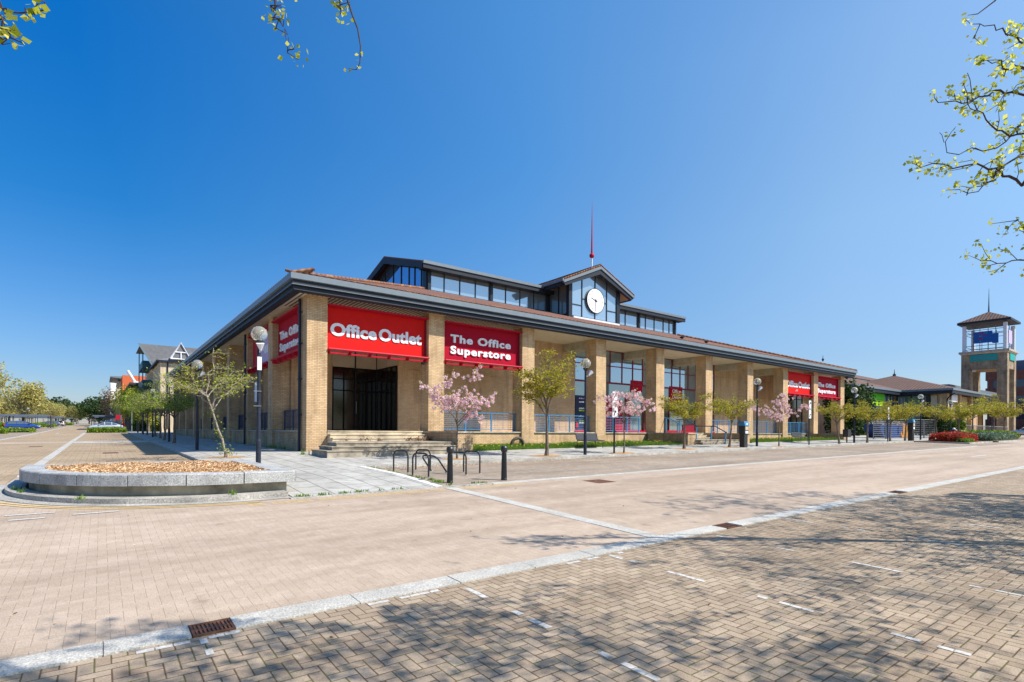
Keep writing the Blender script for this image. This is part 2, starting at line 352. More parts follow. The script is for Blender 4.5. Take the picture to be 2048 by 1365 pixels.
def copy_tree(o, parent=None):
    c = o.copy(); COL.objects.link(c); c.parent = parent
    if parent: c.matrix_parent_inverse = o.matrix_parent_inverse.copy()
    for ch in list(o.children): copy_tree(ch, c)
    return c
def dup(src, loc, rz, label, scale=None, group=None):
    c = copy_tree(src); c.location = loc; c.rotation_euler = (0,0,rz)
    if scale: c.scale = scale if isinstance(scale, tuple) else (scale,)*3
    c['label'] = label
    if group: c['group'] = group
    return c
def struct(name, mb, m, smooth=False): return tag(mb.build(name, m, smooth=smooth), kind='structure')
def sheet(name, x0, x1, y0, y1, h, m, zf=G, nx=1, kind='structure', thick=0, parent=None, dy=None):
    ys = sorted({y0, y1}|{y for y,_ in ZY if y0 < y < y1}|({y0+dy*i for i in range(int((y1-y0)/dy)+1)} if dy else set()))
    cuts = {x0, x1}|{x for x in (-40,-4.4,0,15,45,200) if x0 < x < x1}
    if nx > 1: cuts |= {x0+(x1-x0)*i/nx for i in range(nx+1)}
    xs = sorted(cuts); mb = MB(); vs = [(x, y, zf(x,y)+h) for y in ys for x in xs]; W = len(xs)
    fs = [(j*W+i, j*W+i+1, (j+1)*W+i+1, (j+1)*W+i) for j in range(len(ys)-1) for i in range(W-1)]
    mb.add(vs, fs)
    if thick:
        ring = [(xs[i], ys[0]) for i in range(W)]+[(xs[-1], ys[j]) for j in range(1,len(ys))]+[(xs[i], ys[-1]) for i in range(W-2,-1,-1)]+[(xs[0], ys[j]) for j in range(len(ys)-2,0,-1)]
        n = len(ring); mb.add([(x,y,zf(x,y)+h) for x,y in ring]+[(x,y,zf(x,y)+h-thick) for x,y in ring], [(i,n+i,n+(i+1)%n,(i+1)%n) for i in range(n)])
    o = mb.build(name, m, parent)
    if kind and not parent: o['kind'] = kind
    return o
def text_mb(txt, size, ext=.02, off=0., sx=1., space=1.):
    cu = bpy.data.curves.new('t', 'FONT'); cu.body = txt; cu.size = size; cu.extrude = ext; cu.offset = off; cu.space_character = space; cu.resolution_u = 4
    o = bpy.data.objects.new('t', cu); COL.objects.link(o); bpy.context.view_layer.update()
    me = bpy.data.meshes.new_from_object(o.evaluated_get(bpy.context.evaluated_depsgraph_get()))
    vs = [v.co.copy() for v in me.vertices]; fs = [tuple(p.vertices) for p in me.polygons]
    bpy.data.objects.remove(o); bpy.data.curves.remove(cu); bpy.data.meshes.remove(me)
    x0 = min(v.x for v in vs); x1 = max(v.x for v in vs); y0 = min(v.y for v in vs); y1 = max(v.y for v in vs)
    return [(v.x-x0, v.y, v.z) for v in vs], fs, x1-x0, y0, y1
def put_text(txt, W, H, fn, ext=.02, off=.02, space=1., fat=0):
    """W target width; H cap height; fn maps (u, v, w) to world"""
    vs, fs, w, y0, y1 = text_mb(txt, 1., ext, off, space=space)
    ky = H/.72; kx = W/w; mb = MB(); mb.add([fn(x*kx, y*ky, z) for x, y, z in vs], fs)
    for i, (a, b) in enumerate(((1,0),(-1,0),(0,.6),(0,-.6),(.7,.45),(-.7,-.45),(.7,-.45),(-.7,.45)) if fat else ()):
        mb.add([fn(x*kx+a*fat, y*ky+b*fat, z+.0008*(i+1)) for x, y, z in vs], fs)
    return mb

# ================================================================ GROUND
sheet('ground', -400, 600, -80, 900, -.012, 'farground', nx=4)
sheet('parking_bay_paving', -30, 60, -45, -19.32, .0, 'bay', nx=3)
sheet('far_road_paving', 60, 300, -45, 40, -.004, 'road')
sheet('road', -60, 130, -19.0, -12.75, .004, 'road', nx=2)
sheet('junction_paving', -9.0, -.2, -12.75, -6.2, .0, 'road')
sheet('side_road', -13.35, -9.0, -12.75, 420, .004, 'bay3')
sheet('side_parking_paving', -60, -13.65, -12.75, 420, .0, 'bay2')
sheet('side_bay_paving', -8.7, -4.3, -6.3, 64.5, .0, 'bay3')
sheet('side_bay_paving_far', -8.7, -.3, 66.0, 420, .0, 'bay2')
sheet('front_bay_paving', -.25, 60, -12.45, -7.25, .004, 'bay2')
# stone strips (slabs with open joints)
def strip(name, x0, x1, y0, y1, h, m='strip', L=1.13, along='x', gaps=()):
    mb = MB(); a, b = (x0, x1) if along == 'x' else (y0, y1); t = a; rnd = random.Random(int(a*7+b))
    while t < b-.05:
        e = min(b, t+L*rnd.uniform(.9,1.12)); e2 = e-.012
        skip = False
        for g0, g1 in gaps:
            if t < g0 < e: e = g0; e2 = g0-.01
            if g0 <= t < g1: skip = True; e = g1
        if not skip and e2 > t+.02:
            q = [(t,y0),(e2,y0),(e2,y1),(t,y1)] if along == 'x' else [(x0,t),(x1,t),(x1,e2),(x0,e2)]
            jz = rnd.uniform(-.002,.002)
            vs = [(x,y,G(x,y)+h+jz) for x,y in q]; mb.add(vs+[(x,y,z-.03) for x,y,z in vs], [(0,1,2,3)]+[(i,4+i,4+(i+1)%4,(i+1)%4) for i in range(4)])
        t = e
    return struct(name, mb, m)
GUL = [(-6.56,-6.24),(1.25,1.72),(9.1,9.75)]
for a_, b_ in ((-30,-6.57),(-6.23,1.24),(1.73,9.09),(9.76,130)): sheet('stone_channel_bed', a_, b_, -19.31, -19.01, .006, 'kerb')
strip('stone_channel', -30, 130, -19.31, -19.01, .012, gaps=GUL)
strip('stone_strip', 1.1, 47, -12.73, -12.48, .012)
strip('stone_crossing', -.42, -.14, -18.99, -12.75, .012, along='y')
strip('side_stone_strip', -8.99, -8.71, -4.5, 300, .012, along='y')
strip('far_side_stone_strip', -13.64, -13.36, -12.7, 300, .012, along='y', L=2.2)
sheet('cross_stone_band', -8.68, -4.35, 22.4, 26.6, .008, 'strip')
sheet('pink_cross_band', -13.3, -9.05, 23.0, 26.8, .009, 'road')
sheet('pink_cross_band_far', -60, -13.7, 23.0, 26.8, .006, 'road')
# pavements: raised slabs with kerbs
sheet('front_pavement', -.28, 62, -7.1, 0.6, 0, 'slab', P, nx=24, dy=.7)
sheet('side_pavement', -4.2, -.28, -7.1, 63, 0, 'slab', P, nx=6, dy=3)
sheet('corner_plaza', -3.9, -.44, -12.62, -7.1, 0, 'slab', lambda x,y: G(x,y)+.1*max(0,min(1,(y+12.6)/2.5)), nx=3, dy=.6)
sheet('pavement_infill', -.44, -.28, -7.1, -7.0, .001, 'slab', P)
sheet('side_crossing_pavement', -4.2, 14, 56, 66, .002, 'slab', P, nx=6)
sheet('forecourt_paving', 56, 92, -7.0, 14, .003, 'slab', P, nx=6, dy=2)
def kerb(name, pts, w, zf, h0=.0, drop=.16, m='kerb', L=.91, base=None):
    """kerb stones along a polyline, top face follows zf, w to the left of travel"""
    mb = MB()
    for (x0,y0),(x1,y1) in zip(pts, pts[1:]):
        d = math.hypot(x1-x0, y1-y0); nx_, ny_ = -(y1-y0)/d, (x1-x0)/d; k = max(1, round(d/L))
        for i in range(k):
            a, b = i/k, (i+1)/k-.006/d*1.
            q = [(x0+(x1-x0)*a, y0+(y1-y0)*a), (x0+(x1-x0)*b, y0+(y1-y0)*b)]; q += [(q[1][0]+nx_*w, q[1][1]+ny_*w), (q[0][0]+nx_*w, q[0][1]+ny_*w)]
            vs = [(x,y,zf(x,y)+h0) for x,y in q]
            mb.add([(x,y,z) for x,y,z in vs]+[(x,y,z-drop) for x,y,z in vs], [(0,1,2,3),(7,6,5,4)]+[(i_,4+i_,4+(i_+1)%4,(i_+1)%4) for i_ in range(4)])
    return struct(name, mb, m)
kerb('front_kerb', [(-.28,-7.22),(10,-7.22),(62,-7.22)], .14, P, .006)
kerb('side_kerb', [(-4.2,64),(-4.2,30),(-4.2,0),(-4.2,-6.3)][::1], -.0, P, .006) if False else kerb('side_kerb', [(-4.32,64),(-4.32,30),(-4.32,0),(-4.32,-6.3)], .14, P, .006)
kerb('plaza_kerb', [(-.28,-7.22),(-.28,-12.6)], -.2, lambda x,y: G(x,y)+.1*max(0,min(1,(y+12.6)/2.5)), .008, m='paint_white', L=.9)
kerb('channel_kerb', [(-4.0,-12.62),(1.1,-12.62)], .14, G, .02)
# markings
def line(name, x0, x1, y0, y1, h, m, broken=0, seed=1):
    mb = MB(); rnd = random.Random(seed); L = max(x1-x0, y1-y0); n = max(1, int(L/.11)) if broken else 1
    for i in range(n):
        if broken and rnd.random() < broken: continue
        a, b = i/n, (i+.93 if broken else 1)/n
        q = [(x0+(x1-x0)*a,y0),(x0+(x1-x0)*b,y0),(x0+(x1-x0)*b,y1),(x0+(x1-x0)*a,y1)] if x1-x0 > y1-y0 else [(x0,y0+(y1-y0)*a),(x1,y0+(y1-y0)*a),(x1,y0+(y1-y0)*b),(x0,y0+(y1-y0)*b)]
        j = rnd.uniform(-.006,.006) if broken else 0
        mb.add([(x+j,y,G(x,y)+h) for x,y in q], [(0,1,2,3)])
    return struct(name, mb, m)
k = 0
for cx in (-6.5,-4.05,-1.72,.62,3.08,5.33,7.5,9.9,12.3,14.7,17.1):
    for y0, y1 in ((-19.88,-19.38),(-20.85,-20.33),(-22.02,-21.45),(-23.2,-22.65)):
        k += 1
        if cx == -6.5 and y0 < -20: continue
        w = random.Random(k).uniform(.025,.037)
        line('bay_marking', cx-w, cx+w, y0, y1, .0045, 'mark', .26, k)
line('bay_edge_marking', -6.95, -6.1, -19.42, -19.36, .0045, 'mark', .2, 5)
line('bay_edge_marking', -5.1, -4.2, -19.42, -19.36, .0045, 'mark', .45, 6)
line('bay_edge_marking', -2.6, -1.2, -19.42, -19.36, .0045, 'mark', .5, 8)
line('junction_marking', -8.45, -7.8, -12.08, -11.98, .0085, 'mark'); line('junction_marking', -8.35, -7.9, -12.62, -12.52, .0085, 'mark'); line('junction_marking', -7.55, -6.9, -12.5, -12.4, .0085, 'mark')
line('lane_marking', -11.55, -11.42, 61, 66, .009, 'mark'); line('lane_marking', 30, 33, -16.1, -16.0, .009, 'mark'); line('lane_marking', 62, 66, -13.5, -13.35, .012, 'mark')
for q in (.0, .14):
    line('yellow_line', -4.9, 2.0, -12.93-q, -12.88-q, .0085, 'paint_yellow', .12, 3)
# curved yellow lines and kerb round the planter
def arcpts(off, n=16):
    x0, y0, x1, y1, R = -8.62-off, -11.95-off, -3.9+off*0, -6.7, 4.0+off
    cx, cy = x0+R, y0+R; pts = [(x1, y0)]
    pts += [(cx+R*cos(a), cy+R*sin(a)) for a in [radians(270-90*i/n) for i in range(n+1)]]
    return pts+[(x0, y1)]
def ribbon(name, off0, off1, zf, h, m, drop=0, stones=0, parent=None, x1=None, closed=False):
    A, B = arcpts(off0), arcpts(off1)
    if x1 is not None: A[0] = (x1, A[0][1]); B[0] = (x1, B[0][1])
    mb = MB(); n = len(A)
    for i in range(n-1):
        k = max(1, int(math.dist(A[i], A[i+1])/1.1)) if i in (0, n-2) else 1
        for q in range(k):
            l = lambda P0,P1,t: (P0[0]+(P1[0]-P0[0])*t, P0[1]+(P1[1]-P0[1])*t)
            q4 = [l(A[i],A[i+1],q/k), l(A[i],A[i+1],(q+1)/k), l(B[i],B[i+1],(q+1)/k), l(B[i],B[i+1],q/k)]
            vs = [(x,y,zf(x,y)+h) for x,y in q4]
            if drop: mb.add(vs+[(x,y,z-drop) for x,y,z in vs], [(0,1,2,3),(0,4,5,1),(2,6,7,3),(1,5,6,2),(3,7,4,0)])
            else: mb.add(vs, [(0,1,2,3)])
    o = mb.build(name, m, parent)
    return o
for q in (.62, .76): tag(ribbon('yellow_curve_line', q, q+.05, G, .009, 'paint_yellow', x1=-4.9), kind='structure')
tag(ribbon('planter_channel', .26, .52, G, .009, 'kerb', x1=-3.95), kind='structure')
tag(ribbon('planter_kerb', -.1, .24, lambda x,y: G(x,y), .10, 'kerb', .14, x1=-3.95), kind='structure')
# ---- planter
pl = thing('planter', 'low curved planter with granite coping and bark mulch at the road corner', 'planter', (-6.3,-9.3,-.4))
ZT = .045
out = arcpts(-.12)+[(-8.5,-6.6)]
outer = arcpts(.0)[:-1]+[(-8.62,-6.55),(-3.72,-6.55)]; outer[0] = (-3.72,-11.95)
def offs(poly, d):
    n = len(poly); r = []
    for i in range(n):
        p0, p1, p2 = Vector(poly[i-1]), Vector(poly[i]), Vector(poly[(i+1)%n])
        a, b = (p1-p0).normalized(), (p2-p1).normalized(); na, nb = Vector((-a.y,a.x)), Vector((-b.y,b.x))
        m_ = (na+nb); m_ = m_.normalized() if m_.length > 1e-6 else na; r.append(tuple(p1+m_*(-d)/max(.3, m_.dot(na))))
    return r
# polygon runs clockwise seen from above -> inward is the right-hand side
def area(p): return sum(p[i-1][0]*p[i][1]-p[i][0]*p[i-1][1] for i in range(len(p)))/2
if area(outer) < 0: sgn = 1
else: sgn = -1
outer = offs(outer, -.12*sgn*-1) if False else outer
inner = offs(outer, .42*sgn); wallo = offs(outer, .16*sgn); walli = offs(outer, .36*sgn)
def ringmesh(o_, i_, z0f, z1f):
    mb = MB(); n = len(o_)
    for i in range(n):
        j = (i+1) % n; q = [o_[i], o_[j], i_[j], i_[i]]
        top = [(x,y,z1f(x,y)) for x,y in q]; bot = [(x,y,z0f(x,y)) for x,y in q]
        mb.add(top+bot, [(0,1,2,3),(7,6,5,4),(0,4,5,1),(2,6,7,3)])
    return mb
ringmesh(wallo, walli, lambda x,y: G(x,y)-.1, lambda x,y: ZT-.248).build('planter_wall', 'plinth', pl)
# coping stones along the outline
def resample(poly, step):
    n = len(poly); seg = [math.dist(poly[i], poly[(i+1)%n]) for i in range(n)]; return seg
cum = []; tot = 0; nO = len(outer)
for i in range(nO):
    cum.append(tot); tot += math.dist(outer[i], outer[(i+1)%nO])
def at(poly_o, poly_i, t):
    t = t % tot
    for i in range(nO):
        L_ = math.dist(outer[i], outer[(i+1)%nO])
        if t <= cum[i]+L_+1e-9:
            f_ = (t-cum[i])/L_ if L_ else 0
            a, b = poly_o[i], poly_o[(i+1)%nO]; c, d = poly_i[i], poly_i[(i+1)%nO]
            return (a[0]+(b[0]-a[0])*f_, a[1]+(b[1]-a[1])*f_), (c[0]+(d[0]-c[0])*f_, c[1]+(d[1]-c[1])*f_)
    return poly_o[0], poly_i[0]
ns = 18; corners = [c for c in cum]
for s_ in range(ns):
    t0, t1 = tot*s_/ns+.011, tot*(s_+1)/ns-.011
    ts = sorted({t0, t1}|{c for c in corners if t0 < c < t1}|{t0+(t1-t0)*i/5 for i in range(6)})
    mb = MB(); O = [at(outer, inner, t) for t in ts]; m_ = len(ts)
    jz = random.Random(s_).uniform(-.003,.003)
    rows = [(0,ZT-.235),(0,ZT-.02),(.02/.42,ZT),(1,ZT),(1,ZT-.24)]
    vs = []
    for f_, z in rows:
        for o_, i_ in O: vs.append((o_[0]+(i_[0]-o_[0])*f_, o_[1]+(i_[1]-o_[1])*f_, z+jz))
    fs = [(r*m_+c, r*m_+c+1, (r+1)*m_+c+1, (r+1)*m_+c) for r in range(4) for c in range(m_-1)]
    fs += [tuple(r*m_ for r in range(5)), tuple(r*m_+m_-1 for r in range(5))[::-1], ] + [(c, 4*m_+c, 4*m_+c+1, c+1) for c in range(m_-1)]
    mb.add(vs, fs); mb.build('coping_stone', 'granite', pl)
MB().add([(x,y,ZT-.05) for x,y in inner], [tuple(range(len(inner)))]).build('mulch_bed', 'mulchbed', pl)
def inside(p, poly):
    x, y = p; r = False
    for i in range(len(poly)):
        (xa,ya),(xb,yb) = poly[i-1], poly[i]
        if (ya > y) != (yb > y) and x < (xb-xa)*(y-ya)/(yb-ya)+xa: r = not r
    return r
rnd = random.Random(3); mb = MB(); cnt = 0
while cnt < 15000:
    x, y = rnd.uniform(-8.6,-3.8), rnd.uniform(-11.9,-6.6)
    if not inside((x,y), inner): continue
    cnt += 1; hz = .05*noise.noise(Vector((x*1.3,y*1.3,0)))+.03
    mb.leaf((x,y,ZT-.045+max(0,hz)+rnd.uniform(0,.02)), rnd.uniform(.03,.07), rnd, up=.25, wide=.42)
tag(mb.build('bark_chips', 'mulch', pl), kind='stuff', label='loose orange bark chips filling the planter')
# ---- drains and covers
for i, (g0, g1, lab) in enumerate([(-6.56,-6.24,'rusty gully grate full of leaves nearest the camera, in the stone channel'),(1.28,1.66,'rusty gully grate in the stone channel just right of the crossing strip'),(9.12,9.7,'rusty gully grate in the stone channel farthest from the camera')]):
    z = G(g0,-19.15); t = thing('gully_grate', lab, 'drain', (g0,-19.16,z), group='gully grates in the stone channel')
    fr = MB(); y0, y1 = -19.31, -19.01; w = .022
    for a in ((g0,g1,y0,y0+w),(g0,g1,y1-w,y1),(g0,g0+w,y0+w,y1-w),(g1-w,g1,y0+w,y1-w)): fr.box(*a, z-.03, z+.012)
    fr.build('grate_frame', 'iron', t); bars = MB(); n = 9
    for j in range(n):
        x = g0+w+(g1-g0-2*w)*(j+.5)/n; bars.box(x-.008, x+.008, y0+w, y1-w, z-.03, z+.008)
    bars.box(g0+w, g1-w, -19.17, -19.15, z-.031, z+.006); bars.build('grate_bars', 'iron', t)
    MB().box(g0, g1, y0, y1, z-.06, z-.032).build('grate_pit', 'void', t)
def cover(x0,x1,y0,y1,lab,m='iron'):
    mb = MB(); vs = [(x,y,G(x,y)+.008) for x,y in ((x0,y0),(x1,y0),(x1,y1),(x0,y1))]; mb.add(vs+[(x,y,z-.02) for x,y,z in vs], [(0,1,2,3)]+[(i,4+i,4+(i+1)%4,(i+1)%4) for i in range(4)])
    o = mb.build('manhole_cover', m); tag(o, lab, 'manhole cover', 'manhole covers')
cover(3.72,4.4,-14.0,-13.35,'rusty square manhole cover in the pink road')
cover(-10.5,-9.9,17.2,18.2,'dark manhole cover in the side road by the white strip')
cover(-7.1,-6.5,7.0,8.0,'manhole cover in the brown side bay behind the planter')
# ---- litter of petals and weeds near kerbs
mb = MB(); rnd = random.Random(9)
for i in range(900):
    x = abs(rnd.gauss(0,9))+.2; y = -7.3-abs(rnd.gauss(0,.35)); mb.leaf((x,y,G(x,y)+.012), rnd.uniform(.025,.05), rnd, .15)
for i in range(120):
    x = rnd.uniform(-8,10); y = rnd.uniform(-23,-13); mb.leaf((x,y,G(x,y)+.014), rnd.uniform(.02,.045), rnd, .15)
tag(mb.build('fallen_petals', 'mulch'), 'dry petals and bits scattered on the paving', 'leaf litter', kind='stuff')
mb = MB(); rnd = random.Random(11)
def tuft(x, y, z, n, h, s=.1, w=.012):
    for i in range(n):
        a = rnd.uniform(0,2*pi); r = rnd.uniform(0,s); bx, by = x+r*cos(a), y+r*sin(a); l = h*rnd.uniform(.5,1); b = rnd.uniform(-.5,.5)*l; c = rnd.uniform(-.5,.5)*l; p = rnd.uniform(0,pi)
        mb.add([(bx-w*cos(p),by-w*sin(p),z),(bx+w*cos(p),by+w*sin(p),z),(bx+b,by+c,z+l)], [(0,1,2)])
for i in range(26):
    y = rnd.uniform(-12.6,-7.3); tuft(-.2+rnd.uniform(-.05,.1), y, G(-.2,y)+.06, 14, .09)
for i in range(22):
    x = rnd.uniform(-3.9,1.3); tuft(x, -12.5+rnd.uniform(0,.1), G(x,-12.5)+.02, 14, .07)
for x, y in ((-.55,-1.5),(-.2,4.5),(-.25,5.4),(-.2,2.9),(-.15,8.5)): tuft(x, y, P(x,y), 26, .3, .25)
for x, y in ((-7.5,-11.2),(-8.45,-9.5),(-8.6,-8.9),(-5.0,-12.0)): tuft(x, y, G(x,y)+.1, 16, .12, .1)
tag(mb.build('joint_weeds', 'grass'), 'small weeds growing in the paving joints', 'weeds', kind='stuff')
# ---- lawn strip
def lawn(x0, x1, y0, y1, n, name_bed):
    sheet(name_bed, x0, x1, y0, y1, .02, 'grassbed', P, nx=6, dy=.7, thick=.06)
    kerb('lawn_kerb', [(x0, y0-.08),(x1, y0-.08)], .08, P, .035, .1)
    global mb, rnd
    mb = MB(); rnd = random.Random(int(x0)); fl = MB()
    for i in range(n):
        x, y = rnd.uniform(x0,x1), y0+(y1-y0)*rnd.random()**1.3; k = noise.noise(Vector((x*.8,y*.8,3)))
        tuft(x, y, P(x,y)+.02, 9, .20+.14*k, .09, .009)
        if rnd.random() < .022: fl.sphere((x,y,P(x,y)+.24+.05*k), .028, 6, 4)
    tag(mb.build('lawn_grass', 'grass'), 'long green grass strip along the store wall', 'grass', kind='stuff')
    tag(fl.build('dandelions', 'dandelion'), 'yellow dandelions dotted in the grass strip', 'flowers', kind='stuff')
lawn(6.75, 23.3, -3.05, .1, 5200, 'lawn_bed')
lawn(30.9, 46.9, -3.2, .1, 4200, 'lawn_bed')

# ================================================================ MAIN STORE
Z0, ZS, BX, BY = .93, 6.90, 54.8, 54.8
st = thing('retail_store', 'long single storey buff brick store with brick piers, tiled roof and clock gable', 'store', (27.4,0,0))
pier_x = [6*k for k in range(10)]
for x in pier_x:
    pm = MB().box(x, x+.9, 0, .9, G(x,0)-.3, ZS); pm.build('pier', 'brick', st)
for k in range(1,10):
    MB().box(0, .9, 6*k, 6*k+.9, -.5, ZS).build('pier', 'brick', st)
bays_front = [b for b in range(9)]
cp = MB(); lw = MB()
for b in bays_front:
    x0, x1 = 6*b+.9, 6*b+6
    if b in (0, 4): continue
    MB().box(x0, x1, .12, .42, -.6, Z0-.07).build('low_wall', 'brick', st); MB().box(x0-.0, x1, .05, .5, Z0-.068, Z0+.002).build('wall_coping', 'coping', st)
for b in range(9):
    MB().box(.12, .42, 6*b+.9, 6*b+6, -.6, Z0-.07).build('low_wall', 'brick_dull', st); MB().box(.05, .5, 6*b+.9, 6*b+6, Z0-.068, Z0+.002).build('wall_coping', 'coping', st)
MB().box(.45, 54.3, .45, 12, Z0-.3, Z0-.004).build('terrace_floor', 'stone', st)
MB().box(.45, 12, 12, 54, Z0-.3, Z0-.004).build('terrace_floor', 'stone', st)
# walls behind the arcade
W = [(5.75,6.3,3.0,5.85,'brick_wall'),(6.3,19.0,3.0,3.3,'brick_wall'),(35.9,46.2,3.0,3.3,'brick_wall'),(.92,3.1,5.8,6.1,'brick_wall'),(3.0,3.3,6.1,54,'brick_wall'),(52.2,52.5,3.3,54,'brick_wall')]
for x0,x1,y0,y1,m_ in W: MB().box(x0,x1,y0,y1,Z0-.1,ZS+.0).build('wall', m_, st)
for z in (4.3, 5.9):   # thin dark soldier joints seen on the rear wall
    MB().box(6.3,19.0,2.985,3.0,z,z+.03).build('wall_band','brick_dull',st); MB().box(35.9,46.2,2.985,3.0,z,z+.03).build('wall_band','brick_dull',st)
MB().box(-.45, 12.2, -.45, 3.02, ZS, ZS+.1).build('slatted_soffit', 'soffit_slat', st)
MB().box(12.2, 55.3, -.45, 5.9, ZS, ZS+.1).build('soffit', 'soffit', st)
MB().box(-.45, 12.2, 3.02, 55.3, ZS, ZS+.1).build('soffit', 'soffit', st)
MB().box(12.2, 55.3, 5.9, 55.3, ZS, ZS+.1).build('soffit', 'soffit', st)
for x in (18, 24, 30, 36, 42): MB().box(x+.003, x+.897, .9, 3.0, 6.38, ZS).build('soffit_beam', 'beam', st)
# eaves: gutter and stepped fascia as mitred loops
def loop(prof, x0, x1, y0, y1):
    mb = MB(); n = len(prof); vs = []
    for o_, z in prof:
        vs += [(x0-o_,y0-o_,z),(x1+o_,y0-o_,z),(x1+o_,y1+o_,z),(x0-o_,y1+o_,z)]
    fs = []
    for i in range(n):
        j = (i+1) % n
        for c in range(4): d = (c+1) % 4; fs.append((i*4+c, i*4+d, j*4+d, j*4+c))
    return mb.add(vs, fs)
loop([(.93,7.50),(.93,7.26),(.84,7.24),(.60,7.24),(.60,7.46)], 0, BX, 0, BY).build('gutter', 'gutter', st)
loop([(.82,7.238),(.84,7.04),(.74,7.02),(.76,6.84),(.62,6.80),(.45,6.80),(.45,7.238)], 0, BX, 0, BY).build('fascia', 'fascia', st)
loop([(.87,7.03),(.87,7.055),(.846,7.055),(.846,7.03)], 0, BX, 0, BY).build('fascia_trim', 'gutter', st)
# hipped tiled roof up to the upper hall
e = .86; zt = 7.47; sl = .317; I = 12.0
zr = zt+sl*(I+e)
mb = MB(); mb.add([(-e,-e,zt),(BX+e,-e,zt),(BX+e,BY+e,zt),(-e,BY+e,zt),(I,I,zr),(BX-I,I,zr),(BX-I,BY-I,zr),(I,BY-I,zr)], [(0,1,5,4),(1,2,6,5),(2,3,7,6),(3,0,4,7),(4,5,6,7)])
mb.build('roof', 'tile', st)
# scalloped tile edge above the gutter + hip ridge tiles
mb = MB(); x = -e
while x < BX+e: mb.tube([(x,-e-.02,zt+.03),(x,-e+.9,zt+.03+.92*sl)], .075, 5); x += .3
y = -e
while y < 30: mb.tube([(-e-.02,y,zt+.03),(-e+.9,y,zt+.03+.92*sl)], .075, 5); y += .3
mb.build('eaves_tiles', 'tile_hip', st)
MB().tube([(-e+.35,-e+.35,zt+.14),(I,I,zr+.04)], .10, 8).build('hip_tiles', 'tile_hip', st); MB().tube([(BX+e,-e,zt+.05),(BX-I,I,zr+.05)], .13, 8).build('hip_tiles', 'tile_hip', st)
for x in (28.2, 31.4):
    MB().lathe([(.09,0),(.09,.16),(.17,.18),(.17,.24),(.05,.30)], (x,.9,zt+sl*1.7), 12).build('roof_vent', 'fascia', st)
# downpipes
for px_, py_ in ((-.1,.72),(-.1,12.3),(-.1,52.6)):
    m2 = MB().tube([(px_,py_,-.3+G(0,py_)),(px_,py_,6.82)], .062, 10)
    for z in (1.6,3.2,4.8,6.2): m2.box(px_-.08,px_+.1,py_-.09,py_+.09,z,z+.05)
    m2.build('downpipe', 'pipe', st)
# entrance: dark glazing folded round the corner
def glz(x0,x1,y0,y1,z0,z1,xs,zs,gm,fm,name='window',t=.06,axis='x',d=-1):
    """framed glazing in a vertical plane; xs/zs inner mullion positions"""
    if axis == 'x':
        g = MB().box(x0,x1,y0,y0+.04,z0,z1).build(name, gm, st)
        f = MB(); bars = [x0+t/2]+list(xs)+[x1-t/2]
        for b in bars: f.box(b-t/2,b+t/2,y0-.05,y0-.002,z0,z1)
        for z in [z0+t/2]+list(zs)+[z1-t/2]: 
            for p, q in zip(bars, bars[1:]): f.box(p+t/2,q-t/2,y0-.045,y0-.002,z-t/2,z+t/2)
    else:
        g = MB().box(x0,x0+.04,y0,y1,z0,z1).build(name, gm, st)
        f = MB(); bars = [y0+t/2]+list(xs)+[y1-t/2]
        for b in bars: f.box(x0-.05,x0-.002,b-t/2,b+t/2,z0,z1)
        for z in [z0+t/2]+list(zs)+[z1-t/2]:
            for p, q in zip(bars, bars[1:]): f.box(x0-.045,x0-.002,p+t/2,q-t/2,z-t/2,z+t/2)
    fr = f.build('mullions', fm, g); return g
glz(3.1,5.70,5.80,5.84,Z0,4.5,(3.75,4.4,5.05),(3.2,3.85),'glass_dark','void','entrance_glazing')
glz(5.70,5.74,3.05,5.80,Z0,4.5,(3.75,4.4,5.1),(3.2,3.85),'glass_dark','void','entrance_glazing',axis='y')
for x0, x1 in ((3.1,4.37),(4.43,5.70)): MB().box(x0,x1,5.78,5.84,4.5,ZS).build('entrance_panel','panel',st)
for y0, y1 in ((3.05,4.35),(4.42,5.78)): MB().box(5.68,5.74,y0,y1,4.5,ZS).build('entrance_panel','panel',st)
MB().box(4.37,4.43,5.72,5.8,Z0,ZS).build('entrance_post','frame',st); MB().box(5.66,5.72,5.7,5.78,Z0,ZS).build('entrance_post','frame',st)
h = MB().tube([(4.45,5.70,1.9),(4.45,5.70,2.6)], .02, 6); h.build('door_handle','steel',st)
glz(46.2,52.2,3.05,3.09,Z0,ZS,(47.4,48.6,49.8,51.0),(3.2,4.5),'glass_dark','void','entrance_glazing')
# big central glazing with maroon frames
gx = [20.2,21.4,22.6,23.9,25.1,26.25,27.4,28.55,29.9,31.0,32.1,33.2,34.5]
glz(19.0,35.9,3.08,3.12,4.55,ZS,gx,(5.78,),'glass','frame_red','shop_window')
glz(19.0,35.9,3.10,3.14,Z0+.12,4.55,(),(),'glass_dull','frame_red','shop_window')
MB().box(19.0,35.9,2.95,3.1,Z0,Z0+.12).build('window_sill','redrail',st)
def panel(x0,x1,z0,z1,m_,y=3.04,name='window_poster'): return MB().box(x0,x1,y,y+.04,z0,z1).build(name,m_,st)
p = panel(19.1,20.75,Z0+.2,3.5,'navy'); 
rr = random.Random(5)
def scribble(par, x0, x1, z, h, y, m_='white', n=8):
    mb = MB(); x = x0
    while x < x1-.03:
        w = rr.uniform(.04,.16); mb.box(x, min(x+w,x1), y-.012, y, z, z+h*rr.uniform(.7,1)); x += w+rr.uniform(.02,.06)
    return mb.build('poster_lettering', m_, par)
for z, m_ in ((3.25,'lilac'),(3.0,'white'),(2.55,'white'),(2.4,'lime'),(2.0,'white'),(1.7,'lime'),(1.55,'white')): scribble(p, 19.45, 20.5, z, .1, 3.04, m_)
